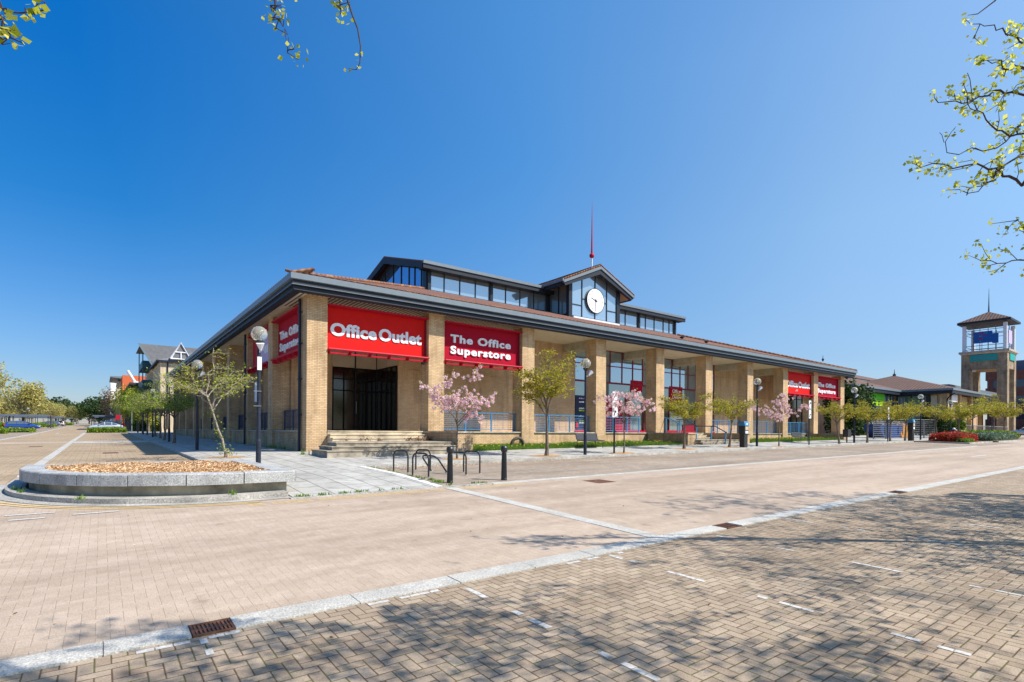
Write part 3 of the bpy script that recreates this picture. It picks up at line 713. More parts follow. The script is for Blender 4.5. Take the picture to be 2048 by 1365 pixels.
MB().box(19.15,19.35,3.0,3.03,1.25,1.6).build('poster_picture','redrail',p)
p = panel(20.8,22.5,Z0+.15,3.35,'crimson'); 
for z in (2.95,2.75,2.45): scribble(p, 21.2, 22.2, z, .12, 3.04)
for z in (1.9,1.7,1.5): scribble(p, 21.3, 22.1, z, .09, 3.04, 'lilac')
panel(22.6,24.0,Z0+.15,3.3,'crimson'); panel(24.9,26.2,4.0,4.9,'crimson'); panel(24.3,24.85,Z0+.15,3.9,'frame_red')
p = panel(29.6,31.3,3.3,4.7,'crimson')
put_text('Office', 1.1, .28, lambda u,v,w: (29.95+u, 3.035-w, 4.2+v), .008, .01).build('poster_lettering','white',p)
put_text('Outlet', 1.1, .28, lambda u,v,w: (29.95+u, 3.035-w, 3.72+v), .008, .01).build('poster_lettering','white',p)
panel(31.4,33.0,Z0+.15,1.6,'frame_red'); panel(33.1,35.8,Z0+.15,3.2,'glass_dark',name='shop_door'); 
glz(26.3,29.5,3.0,3.02,Z0+.14,3.5,(27.1,27.9,28.7),(2.9,),'glass_dark','frame_red','shop_door')
# front steps
def steps(x0, xl, lab):
    t = thing('stone_steps', lab, 'steps', (x0+3,-1.5,0), group='flights of stone steps up to the terrace')
    g = G(x0,-3)-.3
    xr = x0+5.72
    for (a, y0, y1, z, m_) in ((x0+.92,-.02,.46,Z0,'stone_step'),(x0+.92,-.36,-.02,.77,'stone_step'),(x0+.92,-.70,-.36,.61,'stone_step')):
        MB().box(a, xr+.25, y0, y1, g, z-.05).build('riser', m_, t); bevel(MB().box(a, xr+.25, y0-.03, y1-.03, z-.05, z).build('tread', m_, t), .012)
    for (a, y0, z) in ((x0+xl,-3.0,.46),(x0+xl-.3,-3.35,.31),(x0+xl-.6,-3.7,.16)):
        q = [(a,y0),(xr,y0),(xr,-.70),(x0+.92,-.70),(x0+.92,-1.8),(a,-1.8)]
        MB().prism(q, g, z-.05).build('riser', 'stone_dark', t)
        q2 = [(a-.03,y0-.03),(xr,y0-.03),(xr,-.73),(x0+.92,-.73),(x0+.92,-1.77),(a-.03,-1.77)]
        bevel(MB().prism(q2, z-.05, z).build('tread', 'stone_dark', t), .012)
        g -= .003
    return t
steps(0, .3, 'wide worn stone steps wrapping the corner pier below the dark entrance')
steps(24, .9, 'stone steps with blue handrail leading to the middle red doors')
for x0, lab in ((5.74,'brick side wall with stone cap right of the corner entrance steps'),(23.1,'brick side wall left of the middle steps'),(29.75,'brick side wall right of the middle steps beside the ticket machine'),(46.6,'short brick side wall at the far end of the store')):
    t = thing('brick_side_wall', lab, 'wall', (x0+.4,-1.6,0), group='brick side walls flanking the steps')
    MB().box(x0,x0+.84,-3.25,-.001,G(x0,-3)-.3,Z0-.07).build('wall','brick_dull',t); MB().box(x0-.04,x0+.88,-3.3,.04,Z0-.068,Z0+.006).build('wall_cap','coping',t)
mb = MB(); rnd = random.Random(4)
for i in range(24):
    x = rnd.choice([rnd.uniform(1.2,5.6), rnd.gauss(2.3,.15), rnd.gauss(4.9,.2), rnd.gauss(5.6,.15)]); y = -.74-rnd.uniform(0,.1)
    for j in range(16): mb.leaf((x+rnd.gauss(0,.07), y+rnd.gauss(0,.04), .47+abs(rnd.gauss(0,.11))), .07, rnd)
for i in range(8):
    x = rnd.uniform(25,29.5)
    for j in range(10): mb.leaf((x+rnd.gauss(0,.07), -.78, .48+abs(rnd.gauss(0,.08))), .07, rnd)
tag(mb.build('step_weeds', 'hornleaf'), 'reddish weeds sprouting along the steps', 'weeds', kind='stuff')
# upper hall ---------------------------------------------------------------
HX0, HX1, HY0, HY1 = 12.3, 42.45, 12.0, 24.4; RY = (HY0+HY1)/2; HB, HT = 11.3, 13.12
rs = .297; ov = .75; ze = 13.42; zri = ze+rs*(RY-HY0+ov)
def rakez(y): return zri-rs*abs(y-RY)
MB().add([(HX0+.1,HY0+.1,HB-1),(HX1-.1,HY0+.1,HB-1),(HX1-.1,HY1-.1,HB-1),(HX0+.1,HY1-.1,HB-1),(HX0+.1,HY0+.1,13.3),(HX1-.1,HY0+.1,13.3),(HX1-.1,HY1-.1,13.3),(HX0+.1,HY1-.1,13.3)],[(0,1,5,4),(1,2,6,5),(2,3,7,6),(3,0,4,7)]).build('upper_hall_core','frame',st)
def flank(x0,x1,posts,mull):
    g = MB().box(x0,x1,HY0,HY0+.05,HB+.2,HT+.02).build('clerestory_window','glass',st)
    f = MB()
    for p in mull: f.box(p-.03,p+.03,HY0-.06,HY0-.002,HB+.2,HT+.02)
    for p in posts: f.box(p-.13,p+.13,HY0-.16,HY0-.003,HB,HT+.1)
    f.box(x0,x1,HY0-.10,HY0-.004,HB+.12,HB+.26); f.build('mullions','frame',g)
    MB().box(x0,x1,HY0-.35,HY0-.1,HB+.0,HB+.14).build('sill_flashing','whitemetal',g)
flank(HX0,24.3,(12.42,18.1,24.1),(13.75,15.15,16.6,19.6,21.1,22.6)); flank(30.4,HX1,(30.6,36.4,42.33),(31.4,32.9,34.4,37.5,38.9,40.4,41.4))
MB().add([(HX0,HY0,HB),(HX0,HY1,HB),(HX0,HY1,rakez(HY1)-.3),(HX0,RY,zri-.3),(HX0,HY0,rakez(HY0)-.3)],[(0,1,2,3,4)][::1]).build('gable_window','glass_deep',st)
f = MB()
for y in (12.9,14.0,15.0,16.4,17.9,19.5,21.0,22.5,23.8): f.box(HX0-.06,HX0-.004,y-.035,y+.035,HB,rakez(y)-.3)
f.box(HX0-.09,HX0-.005,HY0,HY0+.55,HB,rakez(HY0)-.2); f.build('gable_mullions','frame',st)
MB().add([(HX1,HY0,HB),(HX1,HY1,HB),(HX1,HY1,rakez(HY1)-.3),(HX1,RY,zri-.3),(HX1,HY0,rakez(HY0)-.3)],[(0,4,3,2,1)]).build('gable_window','glass_deep',st)
# hall roof slab with rakes
X0, X1 = HX0-.75, HX1+.75
pr = [(HY0-ov,ze),(RY,zri),(HY1+ov,ze),(HY1+ov,ze-.12),(RY,zri-.12),(HY0-ov,ze-.12)]
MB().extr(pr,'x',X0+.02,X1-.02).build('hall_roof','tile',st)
pr2 = [(HY0-ov+.03,ze-.12),(RY,zri-.12),(HY1+ov-.03,ze-.12),(HY1+ov-.03,ze-.52),(RY,zri-.62),(HY0-ov+.03,ze-.52)]
for a in (X0, X1-.25): MB().extr(pr2,'x',a,a+.25).build('rake_fascia','fascia',st)
MB().box(X0-.02,X1+.02,HY0-ov-.12,HY0-ov+.03,ze-.20,ze+.03).build('hall_gutter','gutter',st)
MB().box(X0,X1,HY0-ov-.04,HY0-ov+.15,ze-.52,ze-.202).build('hall_fascia','fascia',st); MB().box(X0+.1,X1-.1,HY0-ov+.15,HY0+.1,ze-.5,ze-.42).build('hall_soffit','fascia',st)
# clock gable -----------------------------------------------------------------
GY, GX0, GX1, GC = 9.3, 24.3, 30.4, 27.35; gz, gs = 15.42, .44; GO = 4.35; GF = 8.6
def gzr(x): return gz-gs*abs(x-GC)
gl = MB().add([(GX0,GY,10.5),(GX1,GY,10.5),(GX1,GY,gzr(GX1)-.28),(GC,GY,gz-.28),(GX0,GY,gzr(GX0)-.28)],[(0,1,2,3,4)]).build('gable_window','glass',st)
f = MB()
for x in (25.76,28.82): f.box(x-.035,x+.035,GY-.06,GY-.003,10.6,gzr(x)-.3)
f.box(GC-.035,GC+.035,GY-.06,GY-.003,10.6,11.3); f.box(GC-.035,GC+.035,GY-.06,GY-.003,13.5,gz-.35)
f.box(24.6,25.72,GY-.055,GY-.003,11.76,11.83); f.box(28.86,30.1,GY-.055,GY-.003,11.76,11.83); f.box(25.8,26.3,GY-.055,GY-.003,12.37,12.44); f.box(28.4,28.78,GY-.055,GY-.003,12.37,12.44); f.box(24.6,30.1,GY-.05,GY-.003,10.74,10.84)
f.build('mullions','frame',gl)
for a, b in ((GX0-.12,GX0+.26),(GX1-.32,GX1+.1)): MB().box(a,b,GY-.1,GY+.25,10.3,gzr(a)-.25).build('corner_post','frame',st)
MB().box(GX0+.2,GX1-.2,GY-.35,GY-.06,10.56,10.72).build('sill_flashing','whitemetal',st)
for x, d in ((GX0,1),(GX1,-1)):
    g = MB().box(x-.02,x+.02,GY+.2,12.6,10.6,13.55).build('return_window','glass_dull' if d > 0 else 'glass',st); f = MB()
    for y in (10.6,11.8): f.box(x-.06,x+.06,y-.06,y+.06,10.6,13.55)
    f.box(x-.07,x+.07,GY+.2,12.6,10.6,10.9+.1); f.build('mullions','frame',g)
pr = [(GC-GO,gz-gs*GO),(GC,gz),(GC+GO,gz-gs*GO),(GC+GO,gz-gs*GO-.1),(GC,gz-.1),(GC-GO,gz-gs*GO-.1)]
MB().extr(pr,'y',GF,RY-.2).build('gable_roof','tile_hip',st)
o1 = .02; lo = gz-gs*GO
pr = [(GC-GO+.02,lo-.1),(GC,gz-.1),(GC+GO-.02,lo-.1),(GC+GO-.02,lo-.32),(GC,gz-.34),(GC-GO+.02,lo-.32)]
MB().extr(pr,'y',GF-.06,GF+.14).build('rake_trim','gutter',st)
pr = [(GC-GO+.05,lo-.322),(GC,gz-.342),(GC+GO-.05,lo-.322),(GC+GO-.25,lo-.50),(GC,gz-.78),(GC-GO+.25,lo-.50)]
MB().extr(pr,'y',GF+.02,GF+.3).build('rake_fascia','fascia',st)
for sx in (-1,1):
    x = GC+sx*GO; a, b = sorted((x-.0*sx, x+.13*sx)); MB().box(a,b,GF-.05,HY0-.2,lo-.2,lo+.02).build('gable_gutter','gutter',st)
    a, b = sorted((x-.02*sx, x-.2*sx)); MB().box(a,b,GF+.3,HY0-.2,lo-.48,lo-.11).build('gable_fascia','fascia',st)
    a, b = sorted((GC+sx*(GX1-GC), x-.1*sx)); MB().add([(GC+sx*3.1,GF+.3,lo+.25),(x-.15*sx,GF+.3,lo-.45),(x-.15*sx,HY0,lo-.45),(GC+sx*3.1,HY0,lo+.25)],[(0,1,2,3)]).build('gable_soffit','panel',st)
mb = MB(); 
for sx in (-1,1):
    t_ = 0
    mb.tube([(GC,GF+.0,gz+.02),(GC+sx*GO,GF+.0,lo+.02)], .06, 6)
mb.tube([(GC,GF,gz+.04),(GC,RY-.3,gz+.04)], .10, 8); mb.build('verge_tiles','tile_hip',st)
# clock
ck = MB().lathe([(1.05,-.05),(1.05,.05)],(0,0,0),48); 
def vert(mb, c): mb.v = [(c[0]+x, c[1]-z, c[2]+y) for x,y,z in mb.v]; return mb
CKC = (27.3, GY-.12, 12.42)
co = vert(ck, CKC).build('clock_face','clock',st)
rg = MB(); n = 48
for i in range(n):
    a, b = 2*pi*i/n, 2*pi*(i+1)/n
    q = [(1.04*cos(a),1.04*sin(a)),(1.04*cos(b),1.04*sin(b)),(1.09*cos(b),1.09*sin(b)),(1.09*cos(a),1.09*sin(a))]
    rg.add([(x,y,-.04) for x,y in q]+[(x,y,.06) for x,y in q],[(0,1,2,3)[::-1],(4,5,6,7),(2,3,7,6),(0,1,5,4)])
vert(rg, CKC).build('clock_rim','fascia',co)
tk = MB()
for i in range(12):
    a = 2*pi*i/12; c_, s_ = cos(a), sin(a); r0, r1, w = .76, .94, .022
    tk.add([(s_*r0-c_*w,c_*r0+s_*w,.055),(s_*r0+c_*w,c_*r0-s_*w,.055),(s_*r1+c_*w,c_*r1-s_*w,.055),(s_*r1-c_*w,c_*r1+s_*w,.055)],[(0,1,2,3)])
vert(tk, CKC).build('hour_marks','black',co)
def hand(ang, r, w, z, back=.2):
    mb = MB(); c_, s_ = cos(ang), sin(ang); mb.add([(s_*-back-c_*w,c_*-back+s_*w,z),(s_*-back+c_*w,c_*-back-s_*w,z),(s_*r+c_*w*.5,c_*r-s_*w*.5,z),(s_*r-c_*w*.5,c_*r+s_*w*.5,z)],[(0,1,2,3)]); return vert(mb, CKC)
hand(radians(288), .62, .05, .065).build('hour_hand','black',co); hand(radians(181), .86, .04, .075).build('minute_hand','steel',co)
vert(MB().lathe([(.09,.05),(.09,.09)],(0,0,0),12), CKC).build('clock_boss','black',co)
# spire
sp = MB().tube([(27.3,9.65,gz),(27.3,9.65,16.35)], .07, 10).build('spire_stub','whitemetal',st)
MB().sphere((27.3,9.65,16.5), .22, 20, 12).build('spire_ball','redrail',sp,True); MB().tube([(27.3,9.65,16.7),(27.3,9.65,18.5),(27.3,9.65,21.35)], [.085,.055,.006], 10).build('spire_needle','redrail',sp)

# ---- sign boards -----------------------------------------------------------
def signboard(lab, kind, y=None, x0=0, x1=0, side=False, zt_=6.55, zb=4.62):
    """front signs lie in plane y; side signs in plane x=y with the run x0..x1 along Y (x0 far)"""
    t = thing('shop_sign', lab, 'shop sign', ((y,(x0+x1)/2,zb) if side else ((x0+x1)/2,y,zb)), group='large red shop signs between the piers')
    f = (lambda u,v,w: (y-w, x1-u, v)) if side else (lambda u,v,w: (x0+u, y-w, v))
    L = x1-x0
    def bx(u0,u1,v0,v1,w0,w1):
        c = [f(a,b,cc) for a,b,cc in ((u0,v0,w0),(u1,v0,w0),(u1,v1,w0),(u0,v1,w0),(u0,v0,w1),(u1,v0,w1),(u1,v1,w1),(u0,v1,w1))]
        return MB().add(c,[(0,3,2,1),(4,5,6,7),(0,1,5,4),(1,2,6,5),(2,3,7,6),(3,0,4,7)])
    face = {'outlet':'red','super':'crimson','poster':'redrail'}[kind]
    bx(0,L,zb,zt_,-.12,0).build('board', face, t)
    fr = bx(L-.07,L,zb-.02,zt_+.03,0,.06); fr.build('board_edge', 'frame_red', t)
    bx(.0,L+.0,zt_+.0,zt_+.07,.0,.38).build('top_rail','redrail',t)
    m1 = MB().tube([f(.0,zb-.02,.36),f(L+.0,zb-.02,.36)], .055, 8); m1.build('bottom_rail','redrail',t)
    m2 = bx(0,L,zb-.2,zb-.13,.02,.14)
    for i in range(6): 
        u = .1+(L-.2)*i/5; b_ = bx(u-.02,u+.02,zb-.2,zb-.0,.0,.34); m2.add(b_.v, b_.f)
    m2.build('bracket_rail','redrail',t); bx(L-.25,L-.1,zb-.32,zb-.2,.0,.14).build('bracket_foot','black',t)
    if kind == 'outlet':
        put_text('Office', 2.20, .56, lambda u,v,w: f(.2+u, 5.29+v, .016+w), .012, .028, 1.04, fat=.013).build('lettering','white',t)
        put_text('Outlet', 2.26, .56, lambda u,v,w: f(2.53+u, 5.29+v, .016+w), .012, .028, 1.04, fat=.013).build('lettering','white',t)
    elif kind == 'super':
        put_text('The Office', L*.775, .40, lambda u,v,w: f(.49+u, 5.62+v, .032+w), .03, .02, 1.15, fat=.015).build('lettering','white',t)
        put_text('Superstore', L*.775, .40, lambda u,v,w: f(.49+u, 5.02+v, .032+w), .03, .02, 1.15, fat=.015).build('lettering','white',t)
    else:
        bx(L*.38,L-.1,zb+.0+.1,zt_-.05,.0,.02).build('poster_sheet','lilac',t)
        mbk = MB(); r_ = random.Random(2)
        for i in range(5): 
            u = L*.42+i*.45; b_ = bx(u,u+.3,5.4+r_.uniform(-.1,.1),5.75,.02,.03); mbk.add(b_.v,b_.f)
        mbk.build('poster_lettering','white',t)
    return t
signboard('red Office Outlet sign over the dark corner entrance', 'outlet', .3, .93, 5.98)
signboard('crimson sign reading The Office Superstore, second bay from the front corner', 'super', .3, 6.93, 11.98)
signboard('red Office Outlet sign near the far right end of the front', 'outlet', .3, 42.93, 47.98)
signboard('crimson sign reading The Office Superstore in the last bay at the right', 'super', .3, 48.93, 53.98)
signboard('crimson The Office Superstore sign on the shaded side beside the corner pier', 'super', .3, .93, 5.98, side=True)
signboard('red and lilac poster sign on the shaded side behind the globe lamp', 'poster', .3, 6.93, 11.98, side=True)
t = MB().box(-.06,-.02,8.6,9.8,2.55,3.7).build('notice_board','whitemetal'); 
for o in (t,): tag(o, 'blank white notice board fixed between the shaded side piers', 'notice board')
# ---- railings --------------------------------------------------------------
def railing(x0, x1, lab, side=False, style='wire', m_='blue'):
    c = (x0+x1)/2; t = thing('terrace_railing', lab, 'railing', ((.62,c,Z0) if side else (c,.62,Z0)), group='metal railings between the piers')
    f = (lambda u,w,v: (.62+w, u, v)) if side else (lambda u,w,v: (u, .62+w, v))
    L = x1-x0; H = Z0+1.05
    def bx(mb,u0,u1,w0,w1,v0,v1):
        cc = [f(a,b,c_) for a,b,c_ in ((u0,w0,v0),(u1,w0,v0),(u1,w1,v0),(u0,w1,v0),(u0,w0,v1),(u1,w0,v1),(u1,w1,v1),(u0,w1,v1))]
        return mb.add(cc,[(0,3,2,1),(4,5,6,7),(0,1,5,4),(1,2,6,5),(2,3,7,6),(3,0,4,7)])
    bx(MB(),x0,x1,-.035,.035,H-.05,H).build('top_rail',m_,t); bx(MB(),x0,x1,-.02,.02,Z0+.10,Z0+.14).build('bottom_rail',m_,t)
    for u in (x0+.03,x0+L*.33,x0+L*.67,x1-.06): bx(MB(),u-.035,u+.035,-.03,.03,Z0,H-.05).build('post',m_,t)
    inf = MB()
    if style == 'wire':
        for i in range(7): z = Z0+.24+i*.105; inf.tube([f(x0,0,z),f(x1,0,z)], .009, 5)
        for i in range(9): u = x0+L*(i+.5)/9; inf.tube([f(u,.02,Z0+.14),f(u,.02,H-.05)], .009, 5)
    else:
        n = int(L/.14)
        for i in range(n): u = x0+L*(i+.5)/n; inf.tube([f(u,0,Z0+.14),f(u,0,H-.05)], .012, 5)
    inf.build('infill',m_,t)
ords = ['first','second','third']
railing(6.93, 11.97, 'blue wire railing behind the nearest cherry tree')
railing(12.93, 17.97, 'blue wire railing behind the mesh bench')
railing(18.93, 23.0, 'blue wire railing in front of the navy and red posters')
railing(30.93, 35.97, 'blue railing right of the middle steps')
railing(36.93, 41.97, 'blue railing behind the third globe lamp')
railing(42.93, 47.97, 'blue wire railing under the far Office Outlet sign')
sl_ = ['dark blue railing on the shaded side nearest the corner pier','dark blue railing on the shaded side below the red and lilac poster','dark blue railing on the shaded side just beyond the second downpipe','dark blue railing on the shaded side, fourth bay from the corner','dark blue railing on the shaded side, fifth bay from the corner','dark blue railing on the shaded side, sixth bay from the corner','dark blue railing on the shaded side, seventh bay from the corner','dark blue railing on the shaded side, eighth bay from the corner','dark blue railing on the shaded side, ninth bay from the corner']
for i, l in enumerate(sl_): railing(6*i+.93, 6*i+5.97, l, True, 'bars', 'navyrail')
t = thing('step_handrail', 'blue sloping handrail on the middle steps', 'handrail', (27.5,-1.5,0))
MB().tube([(27.2,.6,1.9),(27.2,-.1,1.9),(27.2,-1.1,1.42),(27.2,-2.6,1.40),(27.2,-3.5,.95)], .035, 8).build('rail','navyrail',t)
for y, z0_, z1_ in ((.3,Z0,1.88),(-1.1,.46,1.4),(-2.3,.46,1.38),(-3.4,.16,.97)): MB().box(27.17,27.23,y-.03,y+.03,z0_,z1_).build('post','blue',t)
t = thing('step_handrail', 'short blue handrail at the top left of the middle steps', 'handrail', (25,-.5,0))
MB().tube([(25.0,.4,2.1),(25.0,-.5,1.9),(25.0,-1.2,1.55)], .035, 8).build('rail','blue',t)
for y, z1_ in ((-.1,1.95),(-1.1,1.58)): MB().box(24.97,25.03,y-.03,y+.03,.46,z1_).build('post','blue',t)

# ================================================================ STREET FURNITURE
def make_lamp(h=4.35, plate=False):
    t = thing('globe_street_lamp','', 'street lamp')
    MB().lathe([(.075,0),(.075,.9),(.062,.95),(.055,2.0),(.05,h-.55),(.05,h-.5)],(0,0,0),14).build('pole','blackblue',t)
    MB().lathe([(.06,h-.52),(.11,h-.46),(.13,h-.42),(.10,h-.40)],(0,0,0),14).build('collar','black',t)
    MB().sphere((0,0,h-.2),.235,24,14).build('globe','globe',t,True)
    MB().lathe([(.05,h-.42),(.05,h-.22),(.02,h-.18)],(0,0,0),10).build('lamp_holder','steel',t)
    return t
def spot(parent, h, m='whitemetal', front=False):
    mb = MB(); c = Vector((.14,-.06,h-.72)) if not front else Vector((.02,-.1,h-.66)); a = c+Vector((.14,-.02,.16)) if not front else c+Vector((-.02,-.05,.16))
    mb.tube([c-Vector((0,0,.05)),c,a],[.03,.05,.12],12); mb.tube([(0,0,h-.82),c],.018,6); return mb.build('spotlight',m,parent,world=False)
L0 = make_lamp()
L0.location = (-3.35,-6.6,P(-3.35,-6.6)-.05)
L0['label'] = 'tall dark blue globe lamp nearest the camera beside the granite planter'; L0['group'] = 'globe street lamps'
spot(L0, 4.35, front=True)
MB().box(-.06,.06,-.075,-.055,3.05,3.45).build('lamp_plate','white',L0,world=False)
for z in (1.95,2.4): MB().box(-.16,.06,-.08,-.06,z,z+.02).build('plate_bracket','steel',L0,world=False)
L1 = make_lamp(); L1.location = (10.41,-6.7,P(10.41,-6.7)); L1['label'] = 'globe lamp with white spotlight in front of the mesh bench'; L1['group'] = 'globe street lamps'; spot(L1,4.35)
for x, y, l in ((26.38,-6.1,'globe lamp between the blue ticket machine and the third cherry tree'),(40.24,-6.5,'globe lamp at the right end of the store by the small black bin'),(55.8,-6.4,'globe lamp in front of the dark framed shop windows, left of the red hedge'),(-3.45,5.84,'globe lamp in shade behind the leaning tree'),(-3.43,19.67,'globe lamp in shade beside the second pavement tree'),(-3.43,34.5,'small far globe lamp among the shaded side trees'),(-3.4,49,'farthest globe lamp on the shaded side pavement'),(70.5,-5.0,'globe lamp behind the right end of the red hedge'),(96,-3.5,'globe lamp in front of the clock tower legs'),(118,-6,'globe lamp at the far right edge of the square')):
    dup(L1,(x,y,P(x,y) if x < 62 else G(x,y)),0,l)
def make_bollard():
    t = thing('iron_bollard','','bollard',group='black iron bollards')
    mb = MB(); n = 24; prof = [(.085,0),(.085,.05),(.075,.07),(.062,.76),(.060,.78)]
    o = []; 
    for r, z in prof:
        for i in range(n*2):
            w = pi*i/n; rr_ = r*(1+.10*(i%2)*(1 if .07 <= z <= .77 else 0)); o.append((rr_*cos(w),rr_*sin(w),z))
    N2 = n*2; mb.add(o, [(k*N2+i,k*N2+(i+1)%N2,(k+1)*N2+(i+1)%N2,(k+1)*N2+i) for k in range(len(prof)-1) for i in range(N2)]+[tuple((len(prof)-1)*N2+i for i in range(N2))])
    mb.build('shaft','black',t); MB().lathe([(.055,.78),(.09,.82),(.10,.85),(.10,.92),(.08,.955),(.04,.965)],(0,0,0),24).build('cap','black',t)
    return t
b0 = make_bollard(); b0.location = (.24,-11.9,G(.24,-11.9)); b0['label'] = 'black fluted bollard among the cycle hoops'
dup(b0,(1.84,-12.15,G(1.84,-12.15)),.2,'black fluted bollard standing alone to the right of the cycle hoops')
# cycle stands
def hoop(p0, ang, lab, first=[None], tilt=0, w=.72):
    if first[0] is None:
        t = thing('cycle_stand','','cycle stand',group='black tubular cycle stands')
        pts = [(-w/2,0,-.05),(-w/2,0,.5)]+[(-w/2+.18-.18*cos(a),0,.5+.18*sin(a)) for a in [radians(15*i) for i in range(1,7)]]
        pts += [(w/2-.18+.18*sin(a),0,.5+.18*cos(a)) for a in [radians(15*i) for i in range(0,7)]]+[(w/2,0,-.05)]
        MB().tube(pts,.025,10).build('hoop','black',t)
        for s_ in (-1,1): MB().lathe([(.06,0),(.06,.008),(.03,.012)],(s_*w/2,0,0),12).build('foot_plate','strip',t)
        first[0] = t; c = t; c['label'] = lab
    else: c = dup(first[0],(0,0,0),0,lab)
    c.location = p0; c.rotation_euler = (0,tilt,ang); return c
A0 = radians(-78)
for x, y, a, l, ti in ((.32,-8.75,A0,'leftmost upright cycle stand by the white plaza edge',0),(1.15,-8.65,A0,'rear upright cycle stand, second from the left',0),(.28,-10.15,A0,'front cycle stand overlapping the rear one left of the bollard',0),(1.52,-10.2,A0,'cycle stand directly behind the left bollard',0),(2.15,-10.0,A0,'rightmost upright cycle stand between the two bollards',0)):
    hoop((x,y,G(x,y)),a,l,tilt=ti)
c = hoop((1.35,-9.35,G(1.3,-9.3)),A0,'bent cycle stand leaning over in the middle of the group'); c.rotation_euler = (radians(40),0,A0); c.location.z += .02
# benches
def make_bench(lab):
    t = thing('metal_bench',lab,'bench',group='dark metal benches in the grass strip')
    prof = [(-.62+.0,.80),(-.60,.78),(-.50,.50),(-.42,.44),(0,.42),(.04,.40)]
    mb = MB(); n = len(prof)
    for i in range(n-1):
        (y0,z0),(y1,z1) = prof[i], prof[i+1]; mb.add([(-.8,y0+.3,z0),(.8,y0+.3,z0),(.8,y1+.3,z1),(-.8,y1+.3,z1),(-.8,y0+.3,z0-.02),(.8,y0+.3,z0-.02),(.8,y1+.3,z1-.02),(-.8,y1+.3,z1-.02)],[(0,1,2,3),(7,6,5,4),(0,4,5,1),(2,6,7,3),(0,3,7,4),(1,5,6,2)])
    mb.build('seat_and_back','mesh_dark',t)
    for s_ in (-.81,.81): MB().tube([(s_,-.30,.80),(s_,-.22,.50),(s_,-.12,.43),(s_,.34,.41)],.022,8).build('side_frame','black',t)
    for s_ in (-.72,.72):
        for y, z in ((-.25,.6),(.28,.41)): MB().tube([(s_,y,-.02),(s_,y,z)],.018,8).build('leg','black',t)
    return t
bn = make_bench('dark mesh bench on the grass edge behind the lamp, facing the road'); bn.location = (14.25,-3.2,P(14.2,-3.2)); bn.rotation_euler = (0,0,radians(180))
# ---- fix orientation so that the back is towards the store
bn.rotation_euler = (0,0,pi)
dup(bn,(36.6,-4.0,P(36.6,-4)),pi,'solid dark bench farther along the grass, by the third cherry tree')
# ticket machines, bins, signs
def make_meter(lab):
    t = thing('ticket_machine',lab,'ticket machine')
    bevel(MB().box(-.16,.16,-.13,.13,0,.95).build('pedestal','black',t),.02); bevel(MB().box(-.19,.19,-.16,.15,.95,1.55).build('cabinet','black',t),.03)
    MB().extr([(-.19,1.55),(.17,1.55),(.13,1.82),(-.12,1.88)],'x',-.19,.19).build('hood','blue',t)
    MB().box(-.13,.13,-.172,-.161,1.25,1.5).build('screen','panel',t); MB().box(-.12,.12,-.17,-.161,1.0,1.18).build('notice','white',t)
    MB().box(-.06,.06,-.175,-.161,1.60,1.74).build('symbol_plate','white',t)
    return t
mt = make_meter('dark ticket machine with blue top beside the middle steps'); mt.location = (24.36,-6.35,P(24.36,-6.35)); mt.scale = (1.25,1.25,.85)
m2 = copy_tree(mt); m2.location = (51.2,-7.0,G(51.2,-7)+.1); m2['label'] = 'tall dark ticket machine in front of the orange skip'; m2.scale = (1.4,1.4,1.05)
def sign_post(lab, loc, h, plate, marks=True):
    t = thing('parking_sign',lab,'sign',loc,group='parking sign posts'); MB().tube([(0,0,0),(0,0,h)],.045,10).build('post','black',t)
    w, z0, z1 = plate; b = MB().box(-w,w,-.06,-.045,z0,z1).build('sign_plate','white',t,world=False)
    if marks:
        mb = MB(); r_ = random.Random(int(h*10)); z = z1-.06
        mb.tube([(-w*.45,-.064,z1-.3),(w*.1,-.064,z1-.12),(w*.5,-.064,z1-.2)],.03,6); mb.tube([(-w*.5,-.064,z0+.1),(0,-.064,z0+.32),(w*.3,-.064,z0+.25)],.03,6)
        zz = (z0+z1)/2
        for i in range(3):
            x = -w*.8
            while x < w*.7: q = r_.uniform(.02,.05); mb.box(x,x+q,-.066,-.061,zz-.05+i*.05,zz-.02+i*.05); x += q+.02
        mb.build('sign_marks','black',b,world=False)
    for c in t.children: c.location = (0,0,0)
    for c in b.children: c.location = (0,0,0)
    return t
sign_post('black post with tall white parking plate between the lamp and second cherry tree',(12.45,-6.6,P(12.45,-6.6)),2.4,(.19,1.72,2.95))
sign_post('black post with narrow white parking plate right of the third cherry tree',(32.5,-6.56,P(32.5,-6.56)),1.9,(.16,1.85,3.1))
sign_post('black post with white plate standing in front of the blue skip',(46.0,-6.9,P(46,-6.9)),2.0,(.12,1.9,2.9))
t = thing('litter_bin','small black litter bin beside the lamp at the store corner','bin',(39.4,-6.3,P(39.4,-6.3))); bevel(MB().box(-.3,.3,-.2,.2,.45,1.05).build('body','black',t,world=False),.03); MB().tube([(0,0,0),(0,0,.45)],.05,8).build('stand','black',t,world=False)
t = thing('litter_bin','black bin with white bag behind the red hedge','bin',(72,-5,G(72,-5))); bevel(MB().lathe([(.3,0),(.36,.9),(.3,1.0)],(0,0,0),16).build('body','black',t,world=False),.01); MB().sphere((-.05,0,1.05),.16,10,6).build('bag','white',t,True,world=False)
ty = MB(); n = 36
for i in range(n+1):
    pass
pts = [(.34*cos(2*pi*i/n),0,.34*sin(2*pi*i/n)) for i in range(n+1)]
ty = MB().tube(pts,.085,10,cap=False).build('old_tyre','tyre_old'); ty.location = (10.45,-1.6,P(10.45,-1.6)+.20); ty.rotation_euler = (radians(12),0,radians(-12)); tag(ty,'old worn tyre half buried in the grass by the low wall','tyre')
